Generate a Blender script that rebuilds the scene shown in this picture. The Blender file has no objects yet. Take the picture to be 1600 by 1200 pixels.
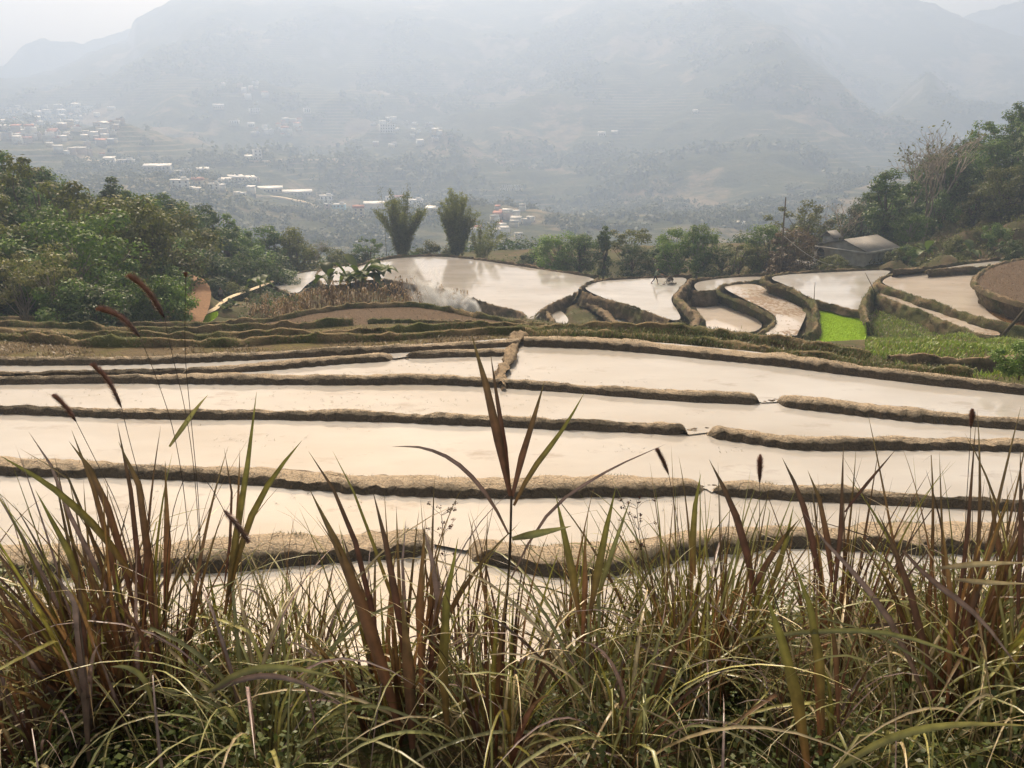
import bpy, bmesh, math, random
import numpy as np
from mathutils import Vector, Matrix
C = bpy.context.scene.collection
sc = bpy.context.scene
R = math.radians
# ------------------------------------------------------------------ camera, sky, sun, exposure
CAMZ = 7.5
PITCH = R(18.2)
FPX = 1250.0
cam = bpy.data.cameras.new('camera'); cam.sensor_width = 36.0; cam.lens = 36.0*FPX/1600.0
cam.clip_start = 0.05; cam.clip_end = 20000
camo = bpy.data.objects.new('camera', cam); C.objects.link(camo)
camo.location = (0, 0, CAMZ); camo.rotation_euler = (R(90)-PITCH, 0, 0)
sc.camera = camo
SUN_AZ, SUN_EL = R(-14), R(46)
w = bpy.data.worlds.new('World'); sc.world = w; w.use_nodes = True
nt = w.node_tree; bg = nt.nodes['Background']
sky = nt.nodes.new('ShaderNodeTexSky'); sky.sky_type = 'NISHITA'; sky.sun_disc = False
sky.sun_elevation = SUN_EL; sky.sun_rotation = SUN_AZ % (2*math.pi)
sky.altitude = 200; sky.air_density = 1.0; sky.dust_density = 9.0; sky.ozone_density = 1.0
wm = nt.nodes.new('ShaderNodeMixRGB'); wm.blend_type = 'MULTIPLY'; wm.inputs[0].default_value = 1; wm.inputs[2].default_value = (1.45, 1.08, .62, 1)
nt.links.new(sky.outputs[0], wm.inputs[1]); nt.links.new(wm.outputs[0], bg.inputs[0]); bg.inputs[1].default_value = 0.15
sd = bpy.data.lights.new('sun', 'SUN'); sd.energy = 4.2; sd.angle = R(0.6); sd.color = (1.0, 0.91, 0.78)
so = bpy.data.objects.new('sun', sd); C.objects.link(so); so.location = (0, 0, 300)
sv = Vector((math.sin(SUN_AZ)*math.cos(SUN_EL), math.cos(SUN_AZ)*math.cos(SUN_EL), math.sin(SUN_EL)))
so.rotation_euler = sv.to_track_quat('Z', 'Y').to_euler()
sc.view_settings.view_transform = 'Standard'; sc.view_settings.look = 'None'; sc.view_settings.gamma = 1
sc.view_settings.exposure = 0.35
cy = sc.cycles
cy.max_bounces = 6; cy.diffuse_bounces = 2; cy.glossy_bounces = 2; cy.transmission_bounces = 3; cy.volume_bounces = 1
cy.transparent_max_bounces = 6; cy.caustics_reflective = False; cy.caustics_refractive = False
cy.use_denoising = True; cy.sample_clamp_indirect = 4.0
HAZE = 0.00083

# ------------------------------------------------------------------ helpers
rng = np.random.default_rng(7)
random.seed(7)
cp, sp_ = math.cos(PITCH), math.sin(PITCH)
def ray(px, py):
    dx = (px-800)/FPX; dy = (600-py)/FPX
    return np.array([dx, cp+dy*sp_, -sp_+dy*cp])
def PZ(px, py, z):
    d = ray(px, py); t = (z-CAMZ)/d[2]
    return np.array([d[0]*t, d[1]*t, z])
def PD(px, py, dep):
    return ray(px, py)*dep + np.array([0, 0, CAMZ])
def PXm(px, py, dist):                     # a point at a horizontal distance
    d = ray(px, py); t = dist/math.hypot(d[0], d[1])
    return d*t + np.array([0, 0, CAMZ])
def to_px(p):
    v = np.asarray(p, float)-np.array([0, 0, CAMZ])
    dep = v[..., 1]*cp - v[..., 2]*sp_; up = v[..., 1]*sp_ + v[..., 2]*cp
    return 800+FPX*v[..., 0]/dep, 600-FPX*up/dep, dep

def _h(ix, iy, seed):
    n = (ix.astype(np.int64)*374761393 + iy.astype(np.int64)*668265263 + seed*1274126177) & 0xffffffff
    n = ((n ^ (n >> 13))*1274126177) & 0xffffffff
    return ((n ^ (n >> 16)) & 0xffff)/65535.0
def vnoise(x, y, seed=0):
    x = np.asarray(x, float); y = np.asarray(y, float)
    ix = np.floor(x); iy = np.floor(y); fx = x-ix; fy = y-iy
    fx = fx*fx*(3-2*fx); fy = fy*fy*(3-2*fy)
    a = _h(ix, iy, seed); b = _h(ix+1, iy, seed); c = _h(ix, iy+1, seed); d = _h(ix+1, iy+1, seed)
    return (a+(b-a)*fx)*(1-fy)+(c+(d-c)*fx)*fy
def fbm(x, y, o=4, seed=0):
    s = 0; a = 0.5
    for k in range(o):
        s = s+a*(vnoise(np.asarray(x)*2**k+17.3*k, np.asarray(y)*2**k-9.1*k, seed+k)-0.5); a *= 0.5
    return s*2
def ridged(x, y, o=4, seed=0):
    s = 0; a = 0.5
    for k in range(o):
        s = s+a*(1-np.abs(2*vnoise(np.asarray(x)*2**k+7.7*k, np.asarray(y)*2**k+3.1*k, seed+k)-1)); a *= 0.5
    return s

def mesh_np(name, V, F, col=None, smooth=False):
    """V (n,3); F (m,k) array with one face size, or a list of such arrays"""
    Fs = F if isinstance(F, list) else [F]
    me = bpy.data.meshes.new(name)
    V = np.asarray(V, np.float32)
    loops = np.concatenate([np.asarray(f, np.int32).ravel() for f in Fs])
    tot = np.concatenate([np.full(len(f), f.shape[1], np.int32) for f in Fs])
    st = np.concatenate([[0], np.cumsum(tot)[:-1]]).astype(np.int32)
    me.vertices.add(len(V)); me.vertices.foreach_set('co', V.ravel())
    me.loops.add(len(loops)); me.loops.foreach_set('vertex_index', loops)
    me.polygons.add(len(tot)); me.polygons.foreach_set('loop_start', st); me.polygons.foreach_set('loop_total', tot)
    if smooth: me.polygons.foreach_set('use_smooth', np.ones(len(tot), bool))
    if col is not None:
        a = me.attributes.new('tint', 'FLOAT_COLOR', 'POINT')
        c = np.ones((len(V), 4), np.float32); c[:, :col.shape[1]] = col
        a.data.foreach_set('color', c.ravel())
    me.update(calc_edges=True); me.validate()
    return me
def link(name, me, mat=None, parent=None, label=None, cat=None, group=None, kind=None, loc=None, rz=0, sc_=None):
    o = bpy.data.objects.new(name, me); C.objects.link(o)
    if mat is not None and me is not None and len(me.materials) == 0:
        for m in (mat if isinstance(mat, (list, tuple)) else [mat]): me.materials.append(m)
    if parent is not None: o.parent = parent
    if loc is not None: o.location = [float(c) for c in loc]
    if rz: o.rotation_euler[2] = float(rz)
    if sc_ is not None: o.scale = (sc_,)*3 if not isinstance(sc_, (tuple, list)) else sc_
    if label: o['label'] = label
    if cat: o['category'] = cat
    if group: o['group'] = group
    if kind: o['kind'] = kind
    return o
def empty(name, loc, rz=0, **k): return link(name, None, loc=loc, rz=rz, **k)

class MB:
    """collects quads and triangles"""
    def __init__(s): s.v = []; s.q = []; s.t = []; s.c = []; s.n = 0
    def add(s, V, Q=None, T=None, col=None):
        V = np.asarray(V, float).reshape(-1, 3)
        if Q is not None and len(Q): s.q.append(np.asarray(Q, int).reshape(-1, 4)+s.n)
        if T is not None and len(T): s.t.append(np.asarray(T, int).reshape(-1, 3)+s.n)
        s.v.append(V)
        if col is not None:
            col = np.asarray(col, float)
            s.c.append(np.broadcast_to(col, (len(V), 3)) if col.ndim == 1 else col)
        s.n += len(V)
    def box(s, c, d, rz=0, taper=1.0, col=None):
        c = np.asarray(c, float); d = np.asarray(d, float)/2
        P = []
        for z, t in ((-1, 1), (1, taper)):
            for x, y in ((-1, -1), (1, -1), (1, 1), (-1, 1)): P.append((x*d[0]*t, y*d[1]*t, z*d[2]))
        P = np.array(P); ca, sa = math.cos(rz), math.sin(rz)
        P = np.stack([P[:, 0]*ca-P[:, 1]*sa, P[:, 0]*sa+P[:, 1]*ca, P[:, 2]], 1)+c
        s.add(P, [[3, 2, 1, 0], [4, 5, 6, 7], [0, 1, 5, 4], [1, 2, 6, 5], [2, 3, 7, 6], [3, 0, 4, 7]], col=col)
    def tube(s, pts, rad, n=6, col=None):
        pts = np.asarray(pts, float); k = len(pts)
        rad = np.broadcast_to(np.asarray(rad, float), (k,))
        T = np.gradient(pts, axis=0); T /= np.linalg.norm(T, axis=1)[:, None]+1e-9
        ref = np.array([0.31, 0.17, 0.93]) if abs(T[0, 2]) < 0.85 else np.array([1.0, 0.1, 0.05])
        U = np.cross(T, ref); U /= np.linalg.norm(U, axis=1)[:, None]+1e-9; W = np.cross(T, U)
        a = np.arange(n)/n*2*np.pi
        V = pts[:, None]+rad[:, None, None]*(np.cos(a)[None, :, None]*U[:, None]+np.sin(a)[None, :, None]*W[:, None])
        V = np.concatenate([V.reshape(-1, 3), pts[-1:], pts[:1]])
        i = np.arange(k-1)[:, None]*n; j = np.arange(n)[None]; j2 = (j+1) % n
        Q = np.stack([i+j, i+j2, i+n+j2, i+n+j], -1).reshape(-1, 4)
        jj = np.arange(n); j2 = (jj+1) % n; b = (k-1)*n
        Tn = np.concatenate([np.stack([b+jj, b+j2, np.full(n, k*n)], 1), np.stack([j2, jj, np.full(n, k*n+1)], 1)])
        s.add(V, Q, Tn, col)
    def quads(s, P, col=None):                # P (n,4,3)
        n = len(P); s.add(P.reshape(-1, 3), np.arange(4*n).reshape(n, 4), col=None if col is None else np.repeat(np.asarray(col), 4, 0))
    def mesh(s, name, smooth=False):
        F = []
        if s.q: F.append(np.concatenate(s.q))
        if s.t: F.append(np.concatenate(s.t))
        return mesh_np(name, np.concatenate(s.v), F, np.concatenate(s.c) if s.c else None, smooth)

# ------------------------------------------------------------------ materials
class NT:
    def __init__(s, m):
        m.use_nodes = True; s.t = m.node_tree; s.t.nodes.clear()
        s.out = s.t.nodes.new('ShaderNodeOutputMaterial')
    def n(s, typ, ins=None, **at):
        nd = s.t.nodes.new('ShaderNode'+typ)
        for k, v in at.items(): setattr(nd, k, v)
        for k, v in (ins or {}).items(): s.set(nd.inputs[k], v)
        return nd
    def set(s, sock, v):
        if isinstance(v, bpy.types.NodeSocket): s.t.links.new(v, sock)
        elif isinstance(v, bpy.types.Node): s.t.links.new(v.outputs[0], sock)
        else:
            if isinstance(v, (tuple, list)) and len(v) == 3 and sock.type == 'RGBA': v = (*v, 1)
            sock.default_value = v
    def noise(s, scale, detail=4, vec=None, rough=.55, dist=0):
        return s.n('TexNoise', {'Scale': scale, 'Detail': detail, 'Roughness': rough, 'Distortion': dist, **({'Vector': vec} if vec is not None else {})})
    def ramp(s, fac, stops):
        r = s.n('ValToRGB', {0: fac}); e = r.color_ramp.elements
        while len(e) < len(stops): e.new(0.5)
        for k, (p, c) in enumerate(stops):
            e[k].position = p; e[k].color = (*c, 1) if isinstance(c, (tuple, list)) else (c, c, c, 1)
        return r
    def mix(s, f, a, b, mode='MIX'):
        m = s.n('MixRGB', {0: f, 1: a, 2: b}); m.blend_type = mode; return m
    def math(s, op, a, b=0.0):
        return s.n('Math', {0: a, 1: b}, operation=op)
def matf(name):
    m = bpy.data.materials.new(name); return m, NT(m)
def obj_co(t): return t.n('TexCoord').outputs['Object']
def pos(t): return t.n('NewGeometry').outputs['Position']

def simple(name, col, rough=.8, var=.25, scale=6., bump=.0, metal=0, spec=.3):
    m, t = matf(name)
    no = t.noise(scale, 5, obj_co(t))
    k = t.ramp(no, [(.3, 1-var), (.7, 1+var)])
    c = t.mix(1, tuple(col), k, 'MULTIPLY')
    b = t.n('BsdfPrincipled', {'Base Color': c, 'Roughness': rough, 'Metallic': metal, 'Specular IOR Level': spec})
    if bump:
        bn = t.n('Bump', {'Strength': bump, 'Distance': .05, 'Height': t.noise(scale*4, 5, obj_co(t))}); t.set(b.inputs['Normal'], bn)
    t.set(t.out.inputs[0], b); return m
def leafmat(name, a, b, trans=.35, objvar=.25, rough=.5):
    m, t = matf(name)
    g = t.n('NewGeometry'); oi = t.n('ObjectInfo')
    c = t.ramp(g.outputs['Random Per Island'], [(0, a), (1, b)])
    pn = t.noise(.35, 3, pos(t)); pk = t.ramp(pn, [(.3, .72), (.7, 1.3)])
    c = t.mix(1, c, pk, 'MULTIPLY')
    k = t.ramp(oi.outputs['Random'], [(0, 1-objvar), (1, 1+objvar)])
    c = t.mix(1, c, k, 'MULTIPLY')
    d = t.n('BsdfDiffuse', {0: c}); tr = t.n('BsdfTranslucent', {0: t.mix(1, c, (1.25, 1.3, .8), 'MULTIPLY')})
    gl = t.n('BsdfGlossy', {0: (1, 1, 1), 'Roughness': rough})
    s1 = t.n('MixShader', {0: trans, 1: d, 2: tr}); s2 = t.n('MixShader', {0: .035, 1: s1, 2: gl})
    t.set(t.out.inputs[0], s2); return m
def blademat(name, trans=.3, gloss=.05):
    """pigment comes from each blade's own colour; fine veins run along it"""
    m, t = matf(name)
    at = t.n('Attribute', attribute_name='tint'); g = t.n('NewGeometry')
    c = t.mix(1, at.outputs[0], t.ramp(g.outputs['Random Per Island'], [(0, .7), (1, 1.3)]), 'MULTIPLY')
    c = t.mix(1, c, t.ramp(t.noise(26, 4, pos(t)), [(.3, .65), (.7, 1.3)]), 'MULTIPLY')
    d = t.n('BsdfDiffuse', {0: c}); tr = t.n('BsdfTranslucent', {0: c}); gl = t.n('BsdfGlossy', {0: (1, 1, 1), 'Roughness': .38})
    s1 = t.n('MixShader', {0: trans, 1: d, 2: tr}); s2 = t.n('MixShader', {0: gloss, 1: s1, 2: gl})
    t.set(t.out.inputs[0], s2); return m
def watermat(name, base, debris=0.0, mud=(.11, .075, .045), rough=.06):
    m, t = matf(name); p = pos(t)
    sm = t.n('Mapping', {'Vector': p, 'Scale': (.5, 1, 1)})
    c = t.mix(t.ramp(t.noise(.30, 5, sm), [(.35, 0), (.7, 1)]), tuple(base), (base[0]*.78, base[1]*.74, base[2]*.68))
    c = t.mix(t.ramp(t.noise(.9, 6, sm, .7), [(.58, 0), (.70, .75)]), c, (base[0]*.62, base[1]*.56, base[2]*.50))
    b = t.n('BsdfPrincipled', {'Base Color': c, 'Roughness': rough, 'IOR': 1.333})
    h = t.math('ADD', t.math('MULTIPLY', t.noise(1.3, 3, p), .5), t.math('MULTIPLY', t.noise(9., 3, p), .16))
    bn = t.n('Bump', {'Strength': .055, 'Distance': .05, 'Height': h}); t.set(b.inputs['Normal'], bn)
    sh = b
    if debris > 0:                             # clods of mud and old stubble standing out of the water
        big = t.noise(.16, 3, p); sc2 = t.n('Mapping', {'Vector': p, 'Scale': (1, .55, 1)}); fine = t.noise(3.4, 5, sc2, .62)
        f = t.ramp(t.math('ADD', t.math('MULTIPLY', big, .95), t.math('MULTIPLY', fine, .95)), [(1.15-debris, 0), (1.19-debris, 1)])
        f = t.math('MINIMUM', f, 1.0)
        d = t.n('BsdfPrincipled', {'Base Color': t.mix(t.noise(3, 3, p), mud, tuple(x*1.9 for x in mud)), 'Roughness': .7, 'Normal': t.n('Bump', {'Strength': .8, 'Distance': .15, 'Height': fine})})
        sh = t.n('MixShader', {0: f, 1: b, 2: d})
    t.set(t.out.inputs[0], sh); return m
def earthmat(name, dry, wet, grass=None, gthr=.55, scale=3., crack=True):
    """dry crust on top, damp mud lower down (the mesh's own damp value), weeds in patches"""
    m, t = matf(name); p = pos(t)
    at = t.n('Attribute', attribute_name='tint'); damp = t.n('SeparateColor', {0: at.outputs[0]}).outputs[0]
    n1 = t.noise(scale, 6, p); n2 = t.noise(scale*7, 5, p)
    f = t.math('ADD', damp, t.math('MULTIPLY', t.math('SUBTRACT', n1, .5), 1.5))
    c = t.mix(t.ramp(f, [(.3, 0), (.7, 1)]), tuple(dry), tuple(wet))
    c = t.mix(1, c, t.ramp(n2, [(.3, .7), (.7, 1.25)]), 'MULTIPLY')
    h = t.math('ADD', t.math('MULTIPLY', n1, .6), t.math('MULTIPLY', n2, .5))
    if crack:
        v = t.n('TexVoronoi', {'Vector': t.mix(.3, p, t.noise(2.5, 4, p).outputs['Color']), 'Scale': 4.5}, feature='DISTANCE_TO_EDGE')
        cr = t.ramp(v.outputs[0], [(.0, 0), (.05, 1)])
        c = t.mix(1, c, t.ramp(v.outputs[0], [(.0, .82), (.03, 1)]), 'MULTIPLY'); h = t.math('ADD', h, t.math('MULTIPLY', cr, .18))
    if grass is not None:
        gm = t.ramp(t.math('ADD', t.math('MULTIPLY', t.noise(.35, 4, p), .7), t.math('MULTIPLY', n2, .45)), [(gthr, 0), (gthr+.08, 1)])
        gc = t.mix(t.noise(1.3, 4, p), tuple(x*.6 for x in grass), tuple(x*1.4 for x in grass))
        c = t.mix(gm, c, gc)
    b = t.n('BsdfPrincipled', {'Base Color': c, 'Roughness': .92, 'Specular IOR Level': .15, 'Normal': t.n('Bump', {'Strength': .9, 'Distance': .10, 'Height': h})})
    t.set(t.out.inputs[0], b); return m

M = {}
M['water'] = watermat('muddy_water', (.40, .405, .41))
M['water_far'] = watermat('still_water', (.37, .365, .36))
M['water_rough'] = watermat('stubble_water', (.48, .45, .42), debris=.13)
M['water_rough2'] = watermat('stubble_water_thick', (.48, .45, .42), debris=.16)
M['mud'] = earthmat('bund_mud', (.345, .29, .22), (.095, .078, .060))
M['bund_dry'] = earthmat('trodden_mud', (.27, .215, .15), (.13, .10, .07))
M['mudwet'] = earthmat('wet_mud', (.20, .15, .10), (.12, .09, .06), crack=False)
M['riser'] = earthmat('riser_earth', (.19, .145, .095), (.085, .066, .042), (.070, .075, .028), .60, crack=False, scale=1.5)
M['riser_grass'] = earthmat('riser_weeds', (.17, .13, .075), (.085, .066, .036), (.070, .078, .026), .54, crack=False, scale=1.5)
M['drysoil'] = earthmat('dry_field_soil', (.105, .082, .050), (.07, .055, .034), (.10, .09, .035), .56, crack=False, scale=1.2)
M['brownfield'] = earthmat('tilled_soil', (.088, .062, .041), (.060, .042, .029), (.10, .085, .03), .74, crack=False, scale=.9)
M['terrain'] = earthmat('hillside_ground', (.105, .082, .048), (.07, .056, .032), (.058, .062, .024), .53, crack=False, scale=.6)
M['road'] = earthmat('dirt_track_earth', (.19, .115, .065), (.14, .085, .048), None, crack=False, scale=.8)
M['path'] = simple('concrete_path', (.55, .46, .32), .8, .15, 2)
M['bark'] = simple('bark', (.10, .085, .065), .9, .35, 3)
M['barkpale'] = simple('pale_bark', (.26, .23, .19), .9, .3, 3)
M['leaf_dark'] = leafmat('dark_leaves', (0.027, 0.052, 0.015), (0.067, 0.114, 0.029))
M['leaf_mid'] = leafmat('green_leaves', (0.049, 0.096, 0.021), (0.116, 0.200, 0.044))
M['leaf_olive'] = leafmat('olive_leaves', (.062, .078, .019), (.130, .148, .036))
M['leaf_pale'] = leafmat('pale_blossoming_leaves', (0.077, 0.096, 0.036), (0.256, 0.256, 0.115))
M['leaf_fresh'] = leafmat('fresh_leaves', (0.070, 0.137, 0.023), (0.152, 0.258, 0.047))
M['leaf_red'] = leafmat('reddish_leaves', (0.064, 0.044, 0.023), (0.134, 0.090, 0.036))
M['leaf_bamboo'] = leafmat('bamboo_leaves', (.10, .128, .042), (.20, .225, .085), .45)
M['leaf_banana'] = leafmat('banana_leaves', (.045, .075, .020), (.075, .115, .032), .35)
M['leaf_weed'] = leafmat('weed_leaves', (.050, .075, .016), (.115, .165, .034), .3)
M['leaf_far'] = leafmat('woodland_leaves', (0.054, 0.070, 0.031), (0.096, 0.108, 0.046), .2)
M['maize'] = leafmat('dry_maize_leaves', (.13, .075, .035), (.30, .20, .10), .35)
M['blade'] = blademat('reed_blades')
M['seed'] = simple('seed_head', (.075, .035, .030), .9, .4, 60, .5)
# ------------------------------------------------------------------ the valley and the mountain (one height field)
RK = np.array([120, 200, 300, 420, 560, 720, 900, 1200, 1500, 1800, 2100, 2400, 2750, 3300], float)
VT = {
 -700: [520, 480, 445, 410, 370, 320, 285, 240, 215, 195, 180, 168, 175, 185],
 0:    [530, 480, 440, 400, 350, 300, 262, 215, 188, 162, 142, 124, 140, 155],
 100:  [530, 480, 440, 405, 355, 305, 266, 216, 184, 155, 134, 117, 135, 150],
 165:  [530, 480, 440, 408, 358, 308, 268, 218, 178, 140, 110, 84, 100, 130],
 225:  [530, 480, 442, 410, 362, 312, 270, 216, 170, 122, 90, 66, 85, 120],
 240:  [530, 480, 442, 410, 362, 312, 270, 216, 168, 115, 76, 33, 60, 110],
 300:  [530, 480, 445, 412, 366, 318, 274, 216, 160, 100, 45, 0, 30, 80],
 400:  [530, 480, 445, 412, 370, 326, 280, 222, 162, 92, 25, -14, 0, 40],
 600:  [530, 480, 445, 410, 372, 332, 288, 232, 172, 100, 25, -15, 0, 40],
 800:  [530, 480, 445, 412, 374, 336, 294, 236, 172, 96, 20, -15, 0, 40],
 1000: [535, 485, 450, 418, 380, 340, 300, 238, 165, 80, 10, -15, 0, 40],
 1120: [535, 488, 452, 422, 385, 346, 304, 228, 100, 25, -20, -15, 0, 40],
 1200: [540, 490, 455, 425, 390, 350, 308, 220, 66, 52, 15, -15, 0, 40],
 1250: [540, 490, 455, 425, 392, 352, 310, 228, 104, 104, 50, -15, 0, 40],
 1300: [540, 490, 455, 426, 394, 354, 312, 238, 150, 150, 90, -12, 5, 45],
 1360: [540, 490, 455, 427, 395, 356, 315, 256, 208, 190, 110, -8, 10, 50],
 1430: [540, 490, 455, 427, 395, 358, 318, 270, 232, 124, 122, 16, 35, 60],
 1490: [540, 490, 455, 427, 395, 360, 320, 275, 235, 176, 150, 40, 55, 75],
 1600: [540, 490, 455, 427, 395, 360, 320, 275, 235, 205, 150, 70, 85, 100],
 2300: [540, 490, 455, 427, 395, 360, 320, 280, 245, 225, 200, 185, 190, 195],
}
_cols = np.array(sorted(VT)); _tan = (_cols-800)/FPX/1.035
_tab = []
for c in sorted(VT):
    row = []
    for r, py in zip(RK, VT[c]):
        d = ray(c, py); row.append(CAMZ + r*d[2]/math.hypot(d[0], d[1]))
    _tab.append(row)
_tab = np.array(_tab)
_rf = np.arange(110, 3400, 15.0)
_fine = np.array([np.interp(_rf, RK, t) for t in _tab])
def HV(x, y):
    """height of the valley and mountain ground, metres"""
    x = np.asarray(x, float); y = np.asarray(y, float)
    r = np.hypot(x, y); ta = np.clip(x/np.maximum(y, 1e-3), _tan[0], _tan[-1])
    wob = fbm(x/330., y/330., 3, 5)*.018*np.clip((r-500)/900, 0, 1)
    ta = np.clip(ta+wob*np.clip((2250-r)/300, 0, 1), _tan[0], _tan[-1])
    k = np.clip(np.searchsorted(_tan, ta)-1, 0, len(_tan)-2); f = (ta-_tan[k])/(_tan[k+1]-_tan[k])
    f = np.clip(f, 0, 1)
    ri = np.clip((r-110)/15.0, 0, len(_rf)-1.001); i = ri.astype(int); g = ri-i
    def at(kk): return _fine[kk, i]*(1-g)+_fine[kk, i+1]*g
    z = at(k)*(1-f)+at(k+1)*f
    amp = np.clip((r-200)/900, 0, 1)*np.clip((2480-r)/500, .06, 1)
    z = z+amp*(95*(ridged(x/420., y/420., 5, 11)-.55)+22*fbm(x/90., y/90., 4, 3)+45*np.clip((r-800)/500, 0, 1)*(ridged(x/760.+3.3, y/760., 2, 61)-.38))+np.clip((r-150)/200, 0, 1)*3.0*fbm(x/25., y/25., 3, 9)
    crest = np.clip((r-2200)/200, 0, 1)
    z = z+crest*(14*fbm(x/60., y/60., 4, 21))
    # paddy steps cut in the slope above the road
    tm = np.exp(-(((x/np.maximum(y, 1)-.02)/.17)**2))*np.clip((r-620)/60, 0, 1)*np.clip((1150-r)/150, 0, 1)
    zs = np.floor(z/5.0)*5.0+5.0*np.clip((z/5.0-np.floor(z/5.0)-.72)/.28, 0, 1)
    return z*(1-tm)+zs*tm
def hit(px, py, r0=180, r1=3000):
    d = ray(px, py); h = math.hypot(d[0], d[1])
    rs = np.arange(r0, r1, 4.0); t = rs/h
    zz = CAMZ+d[2]*t; g = HV(d[0]*t, d[1]*t)
    k = np.argmax(g >= zz)
    if g[k] < zz[k]: k = len(rs)-1
    return np.array([d[0]*t[k], d[1]*t[k], g[k]])

nA, nR = 460, 330
az = np.linspace(R(-52), R(52), nA)
rr = np.concatenate([np.geomspace(135, 900, 130), np.linspace(908, 2620, nR-130)])
A, RR = np.meshgrid(az, rr); X = RR*np.sin(A); Y = RR*np.cos(A)
Z = HV(X, Y)
i = np.arange(nR-1)[:, None]*nA+np.arange(nA-1)[None]
F = np.stack([i, i+1, i+nA+1, i+nA], -1).reshape(-1, 4)
m, t = matf('mountain_slope'); p = pos(t)
n1 = t.noise(.006, 7, p, .62); n2 = t.noise(.035, 5, p, .6)
c = t.ramp(n2, [(.3, (.030, .040, .018)), (.55, (.060, .068, .030)), (.75, (.095, .088, .045))])
bare = t.ramp(t.math('ADD', t.math('MULTIPLY', n1, .8), t.math('MULTIPLY', n2, .25)), [(.56, 0), (.63, 1)])
c = t.mix(bare, c, t.mix(n2, (.17, .135, .085), (.26, .21, .14)))
slope = t.n('SeparateXYZ', {0: t.n('NewGeometry').outputs['Normal']}).outputs[2]
c = t.mix(t.ramp(slope, [(.62, 1), (.75, 0)]), c, (.22, .21, .19))
# paddy contour lines on the middle slope
zc = t.n('SeparateXYZ', {0: p}).outputs[2]
st_ = t.ramp(t.math('SINE', t.math('MULTIPLY', zc, 1.26)), [(.55, 0), (.9, 1)])
tm_ = t.math('MULTIPLY', st_, t.ramp(t.math('ADD', t.math('MULTIPLY', t.noise(.004, 3, p), .7), t.math('MULTIPLY', t.noise(.03, 4, p), .35)), [(.52, 0), (.60, .6)]))
c = t.mix(tm_, c, (.24, .21, .14))
b = t.n('BsdfPrincipled', {'Base Color': c, 'Roughness': .95, 'Specular IOR Level': .05, 'Normal': t.n('Bump', {'Strength': .9, 'Distance': 6., 'Height': t.noise(.06, 6, p, .65)})})
t.set(t.out.inputs[0], b); M['mountain'] = m
link('mountain', mesh_np('mountain', np.stack([X, Y, Z], -1).reshape(-1, 3), F, smooth=True), m, kind='structure',
     label='huge hazy green mountainside rising behind the valley town', cat='mountain')

def far_ridge(name, line, dist, label, depth=380):
    """a farther range: a real ridge with a front and a back slope"""
    xs = np.arange(line[0][0], line[-1][0]+1, 6.0)
    py = np.interp(xs, [l[0] for l in line], [l[1] for l in line])
    V = []; nz = 26
    for a, q in zip(xs, py):
        top = PXm(a, q, dist); dirh = np.array([top[0], top[1]])/dist
        zt = top[2]+10*float(fbm(a/16., dist, 4, 2))
        for k in range(nz):
            u = k/(nz-1)*2-1                       # -1 front foot, 0 crest, 1 back foot
            rr_ = dist+u*depth
            z = -140+(zt+140)*(1-abs(u)**1.2)+(1-abs(u))*abs(u)*120*float(fbm(a/40., u*3, 4, 8))
            V.append((dirh[0]*rr_, dirh[1]*rr_, z))
    n = len(xs); i = np.arange(n-1)[:, None]*nz+np.arange(nz-1)[None]
    F = np.stack([i, i+nz, i+nz+1, i+1], -1).reshape(-1, 4)
    link(name, mesh_np(name, V, F, smooth=True), M['mountain'], kind='structure', label=label, cat='mountain')
far_ridge('hill', [(-300, 130), (-80, 122), (20, 124), (75, 112), (120, 96), (150, 80), (175, 76), (240, 90), (330, 110)], 2650, 'pale hazy hill just behind the left foot of the mountain', 240)
far_ridge('hill', [(-500, 70), (-60, 100), (0, 98), (40, 66), (70, 58), (95, 64), (135, 62), (170, 52), (230, 30), (300, 0), (420, -20)], 2780, 'faintest far range under the warm sky in the upper left corner', 240)
far_ridge('hill', [(1340, 120), (1440, 70), (1480, 34), (1510, 18), (1560, 4), (1640, -14), (1900, -30), (2100, 20)], 2780, 'faint far range showing behind the right end of the mountain', 240)

# ------------------------------------------------------------------ terraces: everything traced onto level planes
CP = []                                            # (x, y, z) control points of the near ground
RV = []
POLYS = []                                         # (polygon xy, z) that the ground must stay below
def smooth_line(P, step, jitter=0.0, seed=0, closed=False):
    P = np.asarray(P, float)
    if closed: P = np.concatenate([P, P[:1]])
    for _ in range(2):                              # corner cutting
        Q = [P[0]] if not closed else []
        for a, b_ in zip(P[:-1], P[1:]): Q += [a*.75+b_*.25, a*.25+b_*.75]
        Q += [P[-1]] if not closed else [Q[0]]
        P = np.array(Q)
    L = np.concatenate([[0], np.cumsum(np.linalg.norm(np.diff(P[:, :2], axis=0), axis=1))])
    n = max(3, int(L[-1]/step)); s = np.linspace(0, L[-1], n)
    out = np.stack([np.interp(s, L, P[:, k]) for k in range(P.shape[1])], 1)
    if jitter:
        T = np.gradient(out[:, :2], axis=0); T /= np.linalg.norm(T, axis=1)[:, None]+1e-9
        out[:, :2] += np.stack([-T[:, 1], T[:, 0]], 1)*(jitter*fbm(s*.7, s*0+seed, 3, seed))[:, None]
    return out[:-1] if closed else out
def line_px(L, z): return np.array([PZ(a, b_, z) for a, b_ in L])
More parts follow.
